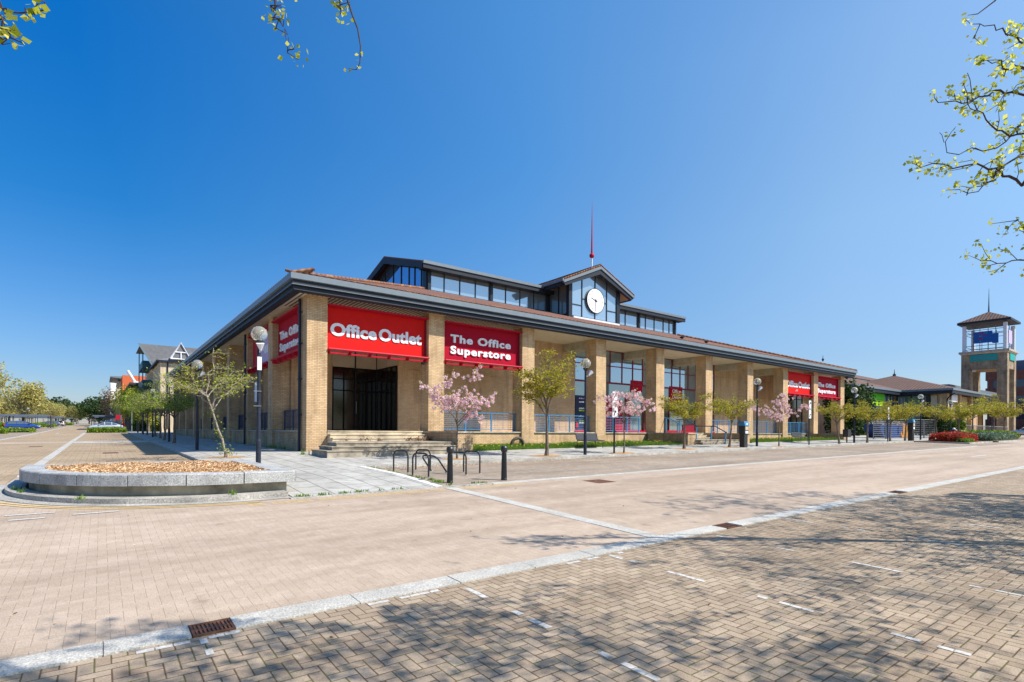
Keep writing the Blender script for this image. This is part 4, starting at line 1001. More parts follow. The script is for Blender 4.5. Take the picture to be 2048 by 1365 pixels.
for x, y, r in ((3.99,-6.1,.75),(8.36,-6.4,.9),(13.04,-6.6,.8),(19.1,-5.9,.9),(23.5,-6.1,.8),(28,-6.7,.7),(-3.35,-1.0,.8)):
    mb = MB(); r_ = random.Random(int(x*10)); q = [(x+r*cos(a)*r_.uniform(.7,1.05), y+r*sin(a)*.62*r_.uniform(.8,1.05)) for a in [2*pi*i/14 for i in range(14)]]
    mb.add([(a,b,P(a,b)+.008) for a,b in q],[tuple(range(14))]); struct('tree_pit_soil', mb, 'mulchbed')

# ================================================================ TREES
def grow(seed, H, th, R, lean=(0,0), nl=6, r0=.07, subs=5, vase=1., flat=.35):
    """branch mesh + list of leafing points"""
    rd = random.Random(seed); mb = MB(); pts = []; tips = []
    n = 7
    for i in range(n+1):
        t_ = i/n; z = th*t_*1.25; pts.append(Vector((lean[0]*t_+rd.gauss(0,.02)*H*.12, lean[1]*t_+rd.gauss(0,.02)*H*.12, z)))
    mb.tube(pts,[r0*(1-.5*i/n)*(1.25 if i == 0 else 1) for i in range(n+1)],8)
    for k in range(nl):
        t_ = rd.uniform(.72,1.0) if k else 1.; i = min(n-1,int(t_*n)); base = pts[i].lerp(pts[i+1],t_*n-i) if i < n else pts[n]
        az = 2*pi*k/nl+rd.gauss(0,.35); L = R*rd.uniform(.75,1.15); rise = (H-base.z)*rd.uniform(.35,.95)*vase
        if k == 0: L *= .3; rise = (H-base.z)*.95
        lp = [base]; m = 6
        for j in range(1,m+1):
            s_ = j/m; lp.append(base+Vector((cos(az)*L*s_+rd.gauss(0,.05)*R, sin(az)*L*s_+rd.gauss(0,.05)*R, rise*(s_**.75)+rd.gauss(0,.03)*R)))
        mb.tube(lp,[r0*.36*(1-.8*j/m)+.004 for j in range(m+1)],6,cap=False)
        for q in range(subs):
            s_ = rd.uniform(.25,1.); j = min(m-1,int(s_*m)); b2 = lp[j].lerp(lp[j+1],s_*m-j); a2 = az+rd.uniform(-1.5,1.5); l2 = R*rd.uniform(.25,.6)
            sp_ = [b2]; 
            for w in range(1,5):
                v = w/4; sp_.append(b2+Vector((cos(a2)*l2*v+rd.gauss(0,.03)*R, sin(a2)*l2*v+rd.gauss(0,.03)*R, l2*flat*v*rd.uniform(-.3,1.4))))
            mb.tube(sp_,[r0*.13*(1-.8*w/4)+.003 for w in range(5)],4,cap=False)
            for w in range(5): tips.append(sp_[w])
            for g in range(2):
                b3 = sp_[rd.randint(1,4)]; e3 = b3+Vector((rd.gauss(0,.16)*R, rd.gauss(0,.16)*R, rd.gauss(.02,.08)*R)); mb.tube([b3,b3.lerp(e3,.5)+Vector((0,0,rd.gauss(0,.02))),e3],[.005,.004,.002],3,cap=False); tips.append(b3.lerp(e3,.5)); tips.append(e3)
        tips += lp[3:]
    return mb, tips
def foliage(tips, n, size, spread, seed, zs=.5, up=.4):
    rd = random.Random(seed); mb = MB()
    cl = []
    for t_ in tips:
        cl.append((t_, rd.random()**1.5+.15))
    tot_ = sum(w for _, w in cl)
    for c, w in cl:
        for i in range(max(1,int(n*w/tot_))):
            mb.leaf(c+Vector((rd.gauss(0,spread),rd.gauss(0,spread),rd.gauss(0,spread*zs))), size*rd.uniform(.6,1.3), rd, up)
    return mb
def tree(name, lab, cat, seed, H, th, R, n, size, spread, leaf, bark='bark', group=None, crown='crown', extra=None, **k):
    t = thing(name, lab, cat, group=group); br, tips = grow(seed,H,th,R,**k)
    br.build('trunk',bark,t,world=False); foliage(tips,n,size,spread,seed+1).build(crown,leaf,t,world=False)
    if extra: foliage(tips,extra[0],extra[1],spread*.8,seed+2).build('young_leaves',extra[2],t,world=False)
    return t
def blossom_tree(lab, seed, H, th, R, nclump, lean=(0,0), **k):
    t = thing('cherry_tree', lab, 'cherry tree', group='pink flowering cherry trees'); br, tips = grow(seed,H,th,R,lean=lean,r0=.042,vase=.9,flat=.5,**k); br.build('trunk','bark',t,world=False)
    rd = random.Random(seed); mb = MB(); lf = MB(); hi = [p for p in tips if p.z > th*.95]
    for i in range(nclump):
        c = rd.choice(hi)+Vector((rd.gauss(0,.07),rd.gauss(0,.07),rd.gauss(-.03,.06))); r = rd.uniform(.05,.10)
        for j in range(26):
            d = Vector((rd.gauss(0,1),rd.gauss(0,1),rd.gauss(0,1))).normalized()*r*rd.uniform(.5,1); mb.leaf(c+d,rd.uniform(.045,.07),rd,1,.9)
        if rd.random() < .6:
            for j in range(4): lf.leaf(c+Vector((rd.gauss(0,.07),rd.gauss(0,.07),.08+rd.gauss(0,.04))),.07,rd,.5)
    mb.build('blossom','blossom',t,world=False); lf.build('young_leaves','leaf',t,world=False); return t
GRP = 'young street trees along the pavement'
ch1 = blossom_tree('pink cherry tree nearest the corner steps behind the cycle stands',21,3.35,1.25,1.1,300,nl=8,subs=5); ch1.location = (3.99,-6.1,P(4,-6.1))
ch2 = blossom_tree('pink cherry tree beside the white parking sign plate',33,3.2,1.35,1.15,200,nl=7,subs=4); ch2.location = (13.04,-6.7,P(13,-6.7))
ch3 = blossom_tree('pink cherry tree in front of the far Office Outlet sign',47,3.5,1.5,1.5,260,nl=8,subs=4); ch3.location = (28.02,-6.7,P(28,-6.7))
g1 = tree('street_tree','tall olive green tree in front of the bay left of the bench','tree',5,4.6,1.7,1.1,5600,.09,.12,'leaf','bark',GRP,nl=9,r0=.085,subs=7,vase=1.,flat=.6); g1.location = (8.36,-6.4,P(8.4,-6.4))
g2 = tree('street_tree','wide yellow green tree left of the middle steps','tree',12,3.25,1.4,1.25,5000,.09,.12,'leaf','bark',GRP,nl=9,r0=.08,subs=6,vase=.9); g2.location = (19.11,-5.8,P(19,-5.8)); g2.rotation_euler = (0,0,.6)
g3 = tree('street_tree','curved yellow green tree with bare twigs beside the ticket machine','tree',8,3.35,1.45,1.3,3300,.09,.11,'leaf','bark',GRP,lean=(.25,.0),nl=8,r0=.075,subs=5,vase=.95); g3.location = (23.4,-6.0,P(23.4,-6))
spots = [(36.78,-6.82,g3,1.0,2.2,'thin yellow green tree in front of the last Superstore sign'),(41.42,-7.0,g2,1.05,.2,'yellow green tree just right of the bin and lamp'),(47.54,-6.56,g2,1.05,1.9,'yellow green tree in front of the blue skip'),(50.6,-6.7,g3,1.12,4.0,'yellow green tree hanging over the orange skip'),(66,-5,g3,1.2,.9,'small tree behind the left end of the red hedge'),(70.02,-5.9,g2,1.25,3.0,'spreading tree behind the middle of the red hedge'),(81.8,-4.5,g2,1.55,5.1,'broad yellow tree right of the red hedge'),(90,-6,g2,1.5,1.1,'yellow tree in front of the right building end'),(98.8,-3.2,g1,1.3,2.6,'taller loose tree beside the tower legs'),(104,-8,g2,1.9,0,'yellow green tree at the right edge below the tower'),(112,-10,g1,1.6,3,'tall tree at the far right edge')]
for x, y, s_, sc_, rz, l in spots: dup(s_,(x,y,(P if x < 62 else G)(x,y)),rz,l,sc_)
# left pavement trees
tl = tree('street_tree','leaning pale trunked tree with airy crown behind the planter','tree',64,4.25,1.95,1.42,1900,.08,.14,'leaf_sparse','bark_pale',GRP,lean=(-.72,-.05),nl=9,r0=.046,subs=8,vase=.72,flat=.3)
tl.location = (-3.26,-1.0,P(-3.26,-1)); tl.rotation_euler = (0,0,radians(-8))
br = MB(); br.tube([(0,0,0),(.0,0,.12),(0,0,.25)],[.13,.12,.09],10); br.build('root_flare','bark_pale',tl,world=False)
rd = random.Random(2); mb = MB()
for i in range(160):
    z = abs(rd.gauss(0,.3))+.1 if i < 90 else rd.uniform(.8,1.9); lx = -.30*z; mb.leaf((lx*1.0+rd.gauss(0,.14),rd.gauss(0,.12),z),.09,rd,.5)
mb.build('trunk_shoots','leaf_green',tl,world=False)
ts = tree('street_tree','shaded green tree with a low crown beside the second lamp','tree',71,4.3,1.7,1.65,3000,.09,.16,'leaf_green','bark',GRP,nl=9,r0=.08,subs=6,vase=.7,flat=.25); ts.location = (-3.41,16.6,P(-3.4,16.6)); ts.scale = (1.05,1.05,.98)
for x, y, sc_, rz, l in ((-3.4,23.4,1.05,1.,'third tree along the shaded side pavement'),(-3.2,29.5,1.1,2.2,'fourth tree along the shaded side pavement'),(-3.0,38,1.15,4.,'fifth tree along the shaded side pavement, catching the sun'),(-3.2,46,1.1,5.,'sixth tree along the shaded side pavement'),(-3.2,54,1.15,.4,'seventh tree along the side pavement by the crossing')): dup(ts,(x,y,P(x,y)),rz,l,sc_)

# dense crowns ---------------------------------------------------------------
def blob(name, lab, cat, loc, rx, ry, h, z0, leaf, n, size, seed, group=None, trunk=True, lobes=9, bark='bark', flatb=True, fill=.35):
    t = thing(name, lab, cat, loc, group=group); rd = random.Random(seed)
    if trunk:
        tb = MB(); tb.tube([(0,0,0),(rd.gauss(0,.15),rd.gauss(0,.15),z0+.5*h*.4),(rd.gauss(0,.3),0,z0+h*.7)],[.035*h+.06,.025*h+.04,.02],7)
        for i in range(6):
            a = 2*pi*i/6; tb.tube([(0,0,z0+.2*h*rd.random()),(cos(a)*rx*.4,sin(a)*ry*.4,z0+h*.4),(cos(a)*rx*.75,sin(a)*ry*.75,z0+h*rd.uniform(.5,.8))],[.02*h,.012*h,.01],5)
        tb.build('trunk',bark,t,world=False)
    L = []
    for i in range(lobes):
        a = rd.uniform(0,2*pi); r = rd.random()**.5*.65; L.append((Vector((cos(a)*rx*r, sin(a)*ry*r, z0+h*rd.uniform(.28,.72))), rd.uniform(.28,.48)))
    mb = MB()
    for i in range(n):
        c, r = rd.choice(L); d = Vector((rd.gauss(0,1),rd.gauss(0,1),rd.gauss(0,1))).normalized()*(rd.random()**fill)
        p = c+Vector((d.x*rx*r, d.y*ry*r, d.z*h*r)); p.z = max(p.z, z0*.9+.02)
        mb.leaf(p, size*rd.uniform(.5,1.4), rd, .6, .75)
    mb.build('crown' if trunk else 'foliage', leaf, t, world=False); return t
def gz_(x,y): return G(x,y)
FT = 'pale green trees behind the side car parks'
f1 = blob('far_tree','pale budding tree with the roundest crown at the end of the left rank','tree',(-30,150,gz_(-30,150)),6,6,9,3.2,'leaf_far',3600,.55,1,FT,lobes=12,bark='bark_pale')
f2 = blob('far_tree','pale budding tree with a ragged crown in the left rank','tree',(-34,120,gz_(-34,120)),6.5,6,10,3.2,'leaf_far',3600,.5,2,FT,lobes=14,bark='bark_pale')
f1.location = (-24,172,gz_(-24,172)); f2.location = (-27,128,gz_(-27,128))
rd = random.Random(77); i = 0
rows = [(-31,(104,150,196,240,286,330)),(-24,(215,262,310,360,410)),(-40,(112,134,160,188,220,262,305)),(-52,(120,150,185,225,270)),(-17,(330,380)),(-66,(165,205,255))]
for xx, yy in rows:
    for y in yy:
        i += 1; x = xx+rd.uniform(-2,2); dup(f1 if i%2 else f2,(x,y,gz_(x,y)),rd.uniform(0,6),'pale budding tree massed with its neighbours at the left',rd.uniform(.66,.92),FT)
blob('far_tree','dark brown olive tree cut by the left edge of the picture','tree',(-30.5,104,gz_(-30,104)),4,4.5,9.5,2,'leaf_olive',5000,.40,5,lobes=10)
dk = blob('evergreen_tree','dark evergreen tree at the end of the left road','tree',(-12,330,gz_(-12,330)),9,6,9,1,'leaf_dark',3000,.8,6,'dark evergreens closing the far end of the road',lobes=10)
for x, y, s_, l in ((-4,300,1.,'dark evergreen at the right of the road end'),(4,270,.9,'dark evergreen behind the right hand car shelter'),(-20,360,1.2,'dark evergreen in the gap at the far road end'),(-8,420,1.7,'farthest and tallest dark evergreen over the road end'),(-30,420,1.6,'dark evergreen beyond the pale trees')): dup(dk,(x,y,gz_(x,y)),x,l,s_)
blob('budding_tree','pinkish brown budding tree below the white building','tree',(-3,190,gz_(-3,190)),6,5,11,1.5,'leaf_tan',2600,.5,8,lobes=8)
lm = blob('lime_tree','bright lime green tree in front of the red building','tree',(-3.2,92,gz_(-3.2,92)),2.7,2.7,6.5,1.6,'leaf_lime',3400,.25,9,'lime green trees beyond the crossing',lobes=11)
for x, y, s_, l in ((-2.6,78,.85,'bright lime green tree near the blue grey balcony tower'),(-3.0,112,1.15,'taller lime green tree by the white building'),(-1.8,68,.7,'small lime green tree beside the crossing pavement')): dup(lm,(x,y,gz_(x,y)),y,l,s_)
# hedges (one plant mass each)
def hedge(lab, x0, x1, y0, y1, h, leaf, n, size, seed, name='hedge', z=None, group=None, cat='hedge'):
    z = gz_((x0+x1)/2,(y0+y1)/2) if z is None else z; t = thing(name,lab,cat,((x0+x1)/2,(y0+y1)/2,z),group=group); rd = random.Random(seed); mb = MB(); core = MB()
    w, d = (x1-x0)/2, (y1-y0)/2
    for i in range(n):
        u, v = rd.uniform(-1,1), rd.uniform(-1,1); k = 1-max(abs(u)**6,abs(v)**6)*.6
        b = h*(.86+.25*noise.noise(Vector(((u*w+x0)*.9,(v*d+y0)*.9,seed))))*k
        p = rd.random(); zz = b if p < .55 else b*rd.random()
        if p >= .55: 
            if rd.random() < .5: u = rd.choice((-1,1))*rd.uniform(.93,1.02)
            else: v = rd.choice((-1,1))*rd.uniform(.93,1.02)
        mb.leaf((u*w,v*d,zz+rd.gauss(0,.02*h)),size*rd.uniform(.5,1.4),rd,.6,.7)
    mb.build('foliage',leaf,t,world=False)
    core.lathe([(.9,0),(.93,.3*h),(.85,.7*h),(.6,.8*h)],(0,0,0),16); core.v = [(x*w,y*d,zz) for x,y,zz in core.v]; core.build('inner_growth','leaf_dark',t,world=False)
    return t
hedge('clipped green hedge island at the end of the side bays by the silver car',-8.6,-4.4,66.3,69.6,.75,'hedge',5200,.16,1)
hedge('low green hedge at the left edge in front of the blue car',-22,-16.2,62.5,65.5,.8,'hedge',4200,.16,2)
hedge('long yellow green hedge strip behind the left hedge',-24,-14.4,70,76,.7,'hedge',4200,.18,3)
hedge('bright hedge behind the blue car and car shelter posts',-28,-15.5,133,139,1.,'hedge',3200,.32,4)
hedge('small green hedge farther along the left parking',-24,-15,210,220,1.1,'hedge',1400,.5,5)
hedge('rounded bright hedge by the side building wall',-1.6,1.4,70.5,73,1.9,'hedge',3200,.2,6)
hedge('second rounded hedge left of the side building door',-3.2,-1.2,80,84,1.8,'hedge',2400,.2,7)
# cars -----------------------------------------------------------------------
def car(lab, paint, kind, loc, rz):
    t = thing('parked_car',lab,'car',loc,rz,group='cars parked in the side car parks'); W = .88
    hatch = [(-2.05,.30,.0),(-2.08,.62,.0),(-1.98,.95,.02),(-1.75,1.35,.16),(-1.35,1.46,.20),(.1,1.48,.20),(.5,1.38,.18),(1.15,.98,.03),(1.85,.82,.05),(2.08,.6,.06),(2.1,.3,.03)]
    coupe = [(-2.3,.32,.04),(-2.32,.70,.04),(-2.15,.95,.05),(-1.5,1.08,.1),(-.7,1.38,.2),(.1,1.42,.2),(.5,1.36,.2),(1.25,.98,.04),(2.0,.84,.06),(2.25,.62,.08),(2.28,.3,.04)]
    pr = hatch if kind == 'hatch' else coupe
    mb = MB(); n = len(pr); rows = []
    for x, z, ins in pr:
        zb = .26; hip = min(z,.88); rows.append([(x,-W+.04,zb),(x,-W,.5 if z > .5 else z*.8),(x,-W+.02,hip),(x,-W+ins+.02,max(z-.03,hip)),(x,0,z+.015),(x,W-ins-.02,max(z-.03,hip)),(x,W-.02,hip),(x,W,.5 if z > .5 else z*.8),(x,W-.04,zb)])
    vs = [p for r in rows for p in r]; m_ = 9
    fs = [(i*m_+j,(i+1)*m_+j,(i+1)*m_+j+1,i*m_+j+1) for i in range(n-1) for j in range(m_-1)]+[tuple(range(m_)),tuple((n-1)*m_+j for j in range(m_))[::-1]]+[(i*m_,i*m_+8,(i+1)*m_+8,(i+1)*m_) for i in range(n-1)]
    b = mb.add(vs,fs).build('body',paint,t,True,world=False); sd = b.modifiers.new('s','SUBSURF'); sd.levels = 1; sd.render_levels = 1
    sidew = [(-1.7,.95),(-1.55,1.30),(-1.25,1.38),(.1,1.39),(.42,1.32),(1.0,.95)] if kind == 'hatch' else [(-1.35,1.02),(-.7,1.28),(.1,1.33),(.4,1.29),(1.1,.96)]
    for s_ in (-1,1):
        w = MB(); k = len(sidew); f_ = lambda x,z: (x, s_*(W+.012-.17*max(0,(z-.92)/.46)), z)
        w.add([f_(x,z) for x,z in sidew],[tuple(range(k))]); w.build('side_window','carwin',t,world=False)
        pl_ = MB(); 
        for xx in (-.6,.25): pl_.add([f_(xx-.04,.95),f_(xx+.04,.95),f_(xx+.04,1.38),f_(xx-.04,1.38)],[(0,1,2,3)]); 
        pl_.v = [(x,y+s_*.006,z) for x,y,z in pl_.v]; pl_.build('door_pillar',paint,t,world=False)
        for xx in (-1.32,1.32) if kind == 'hatch' else (-1.4,1.42):
            wh = MB(); q = [(.30,-.10),(.315,-.06),(.315,.06),(.30,.10)]; wh.lathe([(.30,-.1),(.315,-.06),(.315,.06),(.30,.1)],(0,0,0),20); wh.v = [(xx+x, s_*(W-.06)+z, .315+y) for x,y,z in wh.v]; o = wh.build('wheel','rubber',t,world=False)
            r2 = MB().lathe([(.2,-.105),(.2,.105)],(0,0,0),16); r2.v = [(xx+x, s_*(W-.06)+z, .315+y) for x,y,z in r2.v]; r2.build('rim','steel',o,world=False)
    ws = MB().add([(.52,-.66,1.37),(.52,.66,1.37),(1.15,.76,1.01),(1.15,-.76,1.01)],[(0,1,2,3)]); ws.v = [(x+.03,y,z+.02) for x,y,z in ws.v]; ws.build('windscreen','carwin',t,world=False)
    for s_ in (-1,1):
        MB().box((1.98),(2.09),min(s_*.5,s_*.82),max(s_*.5,s_*.82),.60,.74).build('headlight','lamp_clear',t,world=False)
        MB().box(-2.10 if kind == 'hatch' else -2.34,-1.95,min(s_*.6,s_*.86),max(s_*.6,s_*.86),.72,1.0).build('tail_light','lamp_red',t,world=False)
        MB().box(.78,.95,min(s_*.88,s_*1.02),max(s_*.88,s_*1.02),.95,1.07).build('door_mirror',paint,t,world=False)
    return t
g_ = lambda x,y: (x,y,G(x,y)+.01)
car('blue hatchback parked side on left of the side road','carblue','hatch',g_(-17.0,90),0)
car('silver coupe behind the clipped hedge island','carsilver','coupe',g_(-6.5,76),pi)
car('white hatchback farther along the left car park','carwhite','hatch',g_(-17.2,172),pi)
car('steel blue hatchback beside the white one','cargrey','hatch',g_(-17.9,165),pi)
car('dark blue car parked under the right shelter behind the silver coupe','carblue','hatch',g_(-6.4,112),pi)
car('bright blue car just beyond the silver coupe','carcyan','hatch',g_(-6.4,103),pi)
car('silver car partly seen at the right edge below the tower','carsilver','coupe',g_(88,-9.0),pi/2)
# car shelters / pergolas
def shelter(lab, x0, x1, y0, y1, h=2.5):
    z = gz_((x0+x1)/2,(y0+y1)/2); t = thing('car_shelter',lab,'shelter',((x0+x1)/2,(y0+y1)/2,z),group='dark flat roofed car shelters')
    MB().box(x0,x1,y0,y1,z+h-.1,z+h).build('roof_deck','canopy',t); MB().box(x0-.05,x1+.05,y0-.06,y0,z+h-.16,z+h+.14).build('roof_edge','bluegrey',t)
    n = max(2,int(abs(x1-x0)/5)+1)
    for i in range(n):
        x = x0+(x1-x0)*i/(n-1)
        for y in (y0+.3,y1-.3):
            for dx in (-.22,.22): MB().box(x+dx-.06,x+dx+.06,y-.06,y+.06,z-.2,z+h-.1).build('post','canopy',t)
    return t
shelter('dark shelter over the left car park just beyond the blue car',-33,-15.1,113,119); shelter('second dark shelter deeper in the left car park',-33,-15.3,165,172); shelter('third and farthest shelter on the left',-33,-15.3,225,232)
shelter('dark shelter at the right of the side road behind the silver car',-8.6,2,125,131); shelter('farther dark shelter on the right of the side road',-8.6,2,170,176)
for x, y, l in ((-21.5,86,'black lamp post behind the left hedge'),(-20.4,140,'black lamp post among the pale trees')): 
    dup(L1,(x,y,gz_(x,y)),0,l)
t = thing('red_sign','small red sign on a pale post at the end of the side bays','sign',(-4.9,71,gz_(-5,71)),group=None); MB().tube([(0,0,0),(0,0,2.4)],.06,8).build('post','steel',t,world=False); MB().box(-.6,-.08,-.03,.03,1.8,2.4).build('sign_plate','redrail',t,world=False)
t = thing('crossing_post','pale blue banded post beside the crossing','post',(-3.9,64,gz_(-3.9,64))); MB().tube([(0,0,0),(0,0,3.1)],.06,8).build('post','steel',t,world=False); MB().box(-.12,.12,-.08,.08,1.0,1.25).build('control_box','black',t,world=False)
for i,(x,y) in enumerate(((-3.4,60),(-3.0,57.5))):
    o = MB().lathe([(.09,0),(.09,.9),(.12,.95),(.1,1.05)],(0,0,0),12).build('bollard','black'); o.location = (x,y,P(x,y)); tag(o,('black bollard at the crossing nearest the silver car','black bollard at the crossing, right of its twin')[i],'bollard','bollards at the crossing')

# ================================================================ RIGHT HAND BUILDINGS
def hip(mb, x0,x1,y0,y1,z,s_):
    w = min(x1-x0,y1-y0)/2; zr_ = z+s_*w
    if x1-x0 <= y1-y0: mb.add([(x0,y0,z),(x1,y0,z),(x1,y1,z),(x0,y1,z),((x0+x1)/2,y0+w,zr_),((x0+x1)/2,y1-w,zr_)],[(0,1,4),(1,2,5,4),(2,3,5),(3,0,4,5)])
    else: mb.add([(x0,y0,z),(x1,y0,z),(x1,y1,z),(x0,y1,z),(x0+w,(y0+y1)/2,zr_),(x1-w,(y0+y1)/2,zr_)],[(0,1,5,4),(1,2,5),(2,3,4,5),(3,0,4)])
    return mb
def eaves(t, x0,x1,y0,y1,z, names=True):
    def lp(o0,o1,za,zb,nm,m_):
        mb = MB(); vs = []
        for o_,zz in ((o0,za),(o0,zb),(o1,zb),(o1,za)): vs += [(x0-o_,y0-o_,zz),(x1+o_,y0-o_,zz),(x1+o_,y1+o_,zz),(x0-o_,y1+o_,zz)]
        mb.add(vs,[(i*4+c,i*4+(c+1)%4,((i+1)%4)*4+(c+1)%4,((i+1)%4)*4+c) for i in range(4) for c in range(4)]); mb.build(nm,m_,t)
    lp(.9,.5,z-.25,z+.03,'gutter','gutter'); lp(.78,.3,z-.7,z-.252,'fascia','fascia')
rb = thing('pavilion_building','brown roofed brick pavilion building to the right with green window posters','building',(90,8,1))
ZE = 7.47
hip(MB(),88.3,109.3,-.9,20.2,ZE,.31).build('roof','tile_far',rb); eaves(rb,89.2,108.4,0,19,ZE)
hip(MB(),71.6,112,5.3,36,ZE+.01,.30).build('roof','tile_far',rb); eaves(rb,72.5,111,6.2,35,ZE+.004)
hip(MB(),96,150,16,60,10.9,.30).build('roof','tile_far',rb); MB().box(97,149,17,59,6,10.85).build('wall','brick',rb); eaves(rb,97,149,17,59,10.9)
MB().box(118,160,8,14,6.5,9.5).build('wall','glass_dull',rb); MB().box(116,164,6.5,15,9.5,10.1).build('flat_roof','gutter',rb)
MB().box(89.6,108.2,.5,18.5,.2,6.8).build('wall','brick_wall',rb); MB().box(73.0,89.5,6.6,34,.2,6.8).build('wall','brick_wall',rb)
for x in (89.2,95.2,101.2,107.3): MB().box(x,x+.9,0,.9,.2,6.85).build('pier','brick',rb)
for x in (72.5,78.3): MB().box(x,x+.7,6.1,6.7,.2,6.85).build('pier','brick',rb)
def wf(x0,x1,y,z0,z1,nx,nz,gm,post=None):
    g = MB().box(x0,x1,y-.05,y,z0,z1).build('window',gm,rb); f = MB()
    for i in range(nx+1): a = x0+(x1-x0)*i/nx; f.box(a-.06,a+.06,y-.12,y-.052,z0,z1)
    for i in range(nz+1): a = z0+(z1-z0)*i/nz; f.box(x0,x1,y-.11,y-.053,a-.05,a+.05)
    f.build('window_frame','frame',g); return g
wf(79.2,88.9,6.55,.9,6.8,7,4,'glass_dull'); 
MB().box(79.3,84.7,6.3,6.34,5.9,6.8).build('window_poster','green',rb); MB().box(79.3,84.7,6.3,6.34,5.0,5.85).build('window_poster','lime',rb)
mb = MB()
for i, x in enumerate((79.9,81.2,82.6)): mb.add([(x+.4*cos(a)*(1 if j == 0 else .55), 6.28, 5.4+.34*sin(a)*(1 if j == 0 else .55)) for j in (0,1) for a in [2*pi*q/16 for q in range(16)]],[(q,(q+1)%16,16+(q+1)%16,16+q) for q in range(16)])
mb.build('poster_lettering','frame',rb); MB().box(79.3,84.7,6.3,6.34,3.4,4.9).build('window_poster','glass_deep',rb)
g = MB().box(89.50,89.55,2.5,6.4,.9,6.8).build('window','glass_dull',rb); f = MB()
for y in (2.5,4.4,6.2): f.box(89.4,89.5,y-.07,y+.07,.9,6.8)
for z in (.95,3.0,4.7,6.7): f.box(89.42,89.5,2.5,6.2,z-.05,z+.05)
f.build('window_frame','frame',g); MB().box(89.3,89.6,2.1,2.45,.9,6.8).build('dark_post','frame',rb)
MB().box(89.48,89.54,1.25,2.0,4.2,6.6).build('window','panel',rb); MB().box(89.40,89.5,.0,.75,5.45,6.3).build('sign_plate','navy',rb)
MB().box(90.9,93.6,-.1,-.02,5.7,6.75).build('sign_plate','whitemetal',rb); MB().box(103,106,-.1,-.02,5.4,6.6).build('sign_plate','glass',rb); MB().box(102.4,106.2,-.14,-.02,4.6,5.15).build('sign_plate','green_sign',rb)
mb = MB()
for x, w in ((103.4,.35),(104.3,.35),(105.1,.3)): mb.box(x,x+w,-.17,-.141,4.72,5.03)
mb.build('sign_lettering','whitemetal',rb)
MB().tube([(89.15,-.85,6.8),(88.9,-.2,6.2),(88.95,-.05,5.9),(88.95,-.05,.5)],.09,8).build('downpipe','pipe',rb); MB().tube([(107.9,-.8,6.8),(107,-.3,6.1),(107,-.1,5.8),(107,-.1,.5)],.09,8).build('downpipe','pipe',rb)
MB().box(88.2,95,-3.0,-1.2,.4,1.35).build('low_wall','stone',rb)
for x, y, z in ((98.8,9.6,10.7),(78,15,11),(120,30,17.2)): MB().tube([(x,y,z-.3),(x,y,z+.2),(x,y,z+.35),(x,y,z+1.1)],[.12,.28,.08,.02],8).build('roof_finial','black',rb)
# dark roofs seen past the end of the store
t = thing('glazed_roof_building','pale glazed roof edge just above the far end of the store','building',(75,20,6)); MB().extr([(18,9.6),(26,13.2),(34,9.6)],'x',62,82).build('roof','slate',t); MB().box(62,82,19,33,1,9.6).build('wall','brick_wall',t)
# tower --------------------------------------------------------------------
TX, TY, TS, TB = 115., -1.6, 6.2, 1.0
tw = thing('clock_tower','tall open legged brick tower with white metal lantern and pyramid roof','tower',(TX+TS/2,TY+TS/2,TB))
lw_ = 1.35
for a in (0, TS-lw_):
    for b in (0, TS-lw_): MB().box(TX+a,TX+a+lw_,TY+b,TY+b+lw_,TB-.5,12.3).build('leg','tower_stone',tw)
MB().box(TX+.05,TX+TS-.05,TY+.05,TY+TS-.05,12.3,15.2).build('head_block','tower_stone',tw)
for a in (0, TS-lw_):
    for b in (0, TS-lw_): MB().box(TX+a,TX+a+lw_,TY+b,TY+b+lw_,12.3,15.19).build('corner_buttress','tower_stone',tw)
MB().box(TX-.3,TX+TS+.3,TY-.3,TY+TS+.3,15.2,15.55).build('cornice','coping',tw); MB().box(TX-.1,TX+TS+.1,TY-.1,TY+TS+.1,15.0,15.2).build('cornice_bed','stone',tw)
sg = MB().box(TX-.12,TX+.04,TY+lw_-.05,TY+TS-lw_+.05,13.75,14.85).build('sign_board','teal',tw); mb = MB(); r_ = random.Random(3)
y = TY+lw_+.2
while y < TY+TS-lw_-.4: w = r_.uniform(.1,.22); mb.box(TX-.135,TX-.121,y,y+w,14.15,14.15+r_.uniform(.18,.3)); y += w+.07
mb.build('sign_lettering','gutter',sg); MB().box(TX+lw_,TX+TS-lw_,TY-.12,TY+.04,13.75,14.85).build('sign_board','teal',tw)
MB().box(TX+.4,TX+.8,TY+TS-lw_-.5,TY+TS-lw_-.1,12.0,12.4).build('floodlight','whitemetal',tw)
for a in (.35,TS-.35):
    for b in (.35,TS-.35): MB().box(TX+a-.24,TX+a+.24,TY+b-.24,TY+b+.24,15.55,20.1).build('lantern_post','whitemetal',tw)
fr = MB()
def bar(p,q,r=.05): fr.tube([p,q],r,4)
for z in (15.9,16.5,18.6,19.2):
    for s_ in (0,1):
        c = .35+s_*(TS-.7); bar((TX+c,TY+.35,z),(TX+c,TY+TS-.35,z)); bar((TX+.35,TY+c,z),(TX+TS-.35,TY+c,z))
for y in (1.6,2.6,3.7,4.6): bar((TX+.35,TY+y,15.55),(TX+.35,TY+y,19.8)); bar((TX+TS-.35,TY+y,15.55),(TX+TS-.35,TY+y,19.8))
for x in (1.8,3.1,4.4): bar((TX+x,TY+.35,15.55),(TX+x,TY+.35,19.8))
fr.build('lantern_grid','steel',tw)
b = MB().box(TX+.15,TX+.25,TY+2.0,TY+4.5,16.9,18.9).build('banner','blue_banner',tw)
mb = MB(); mb2 = MB()
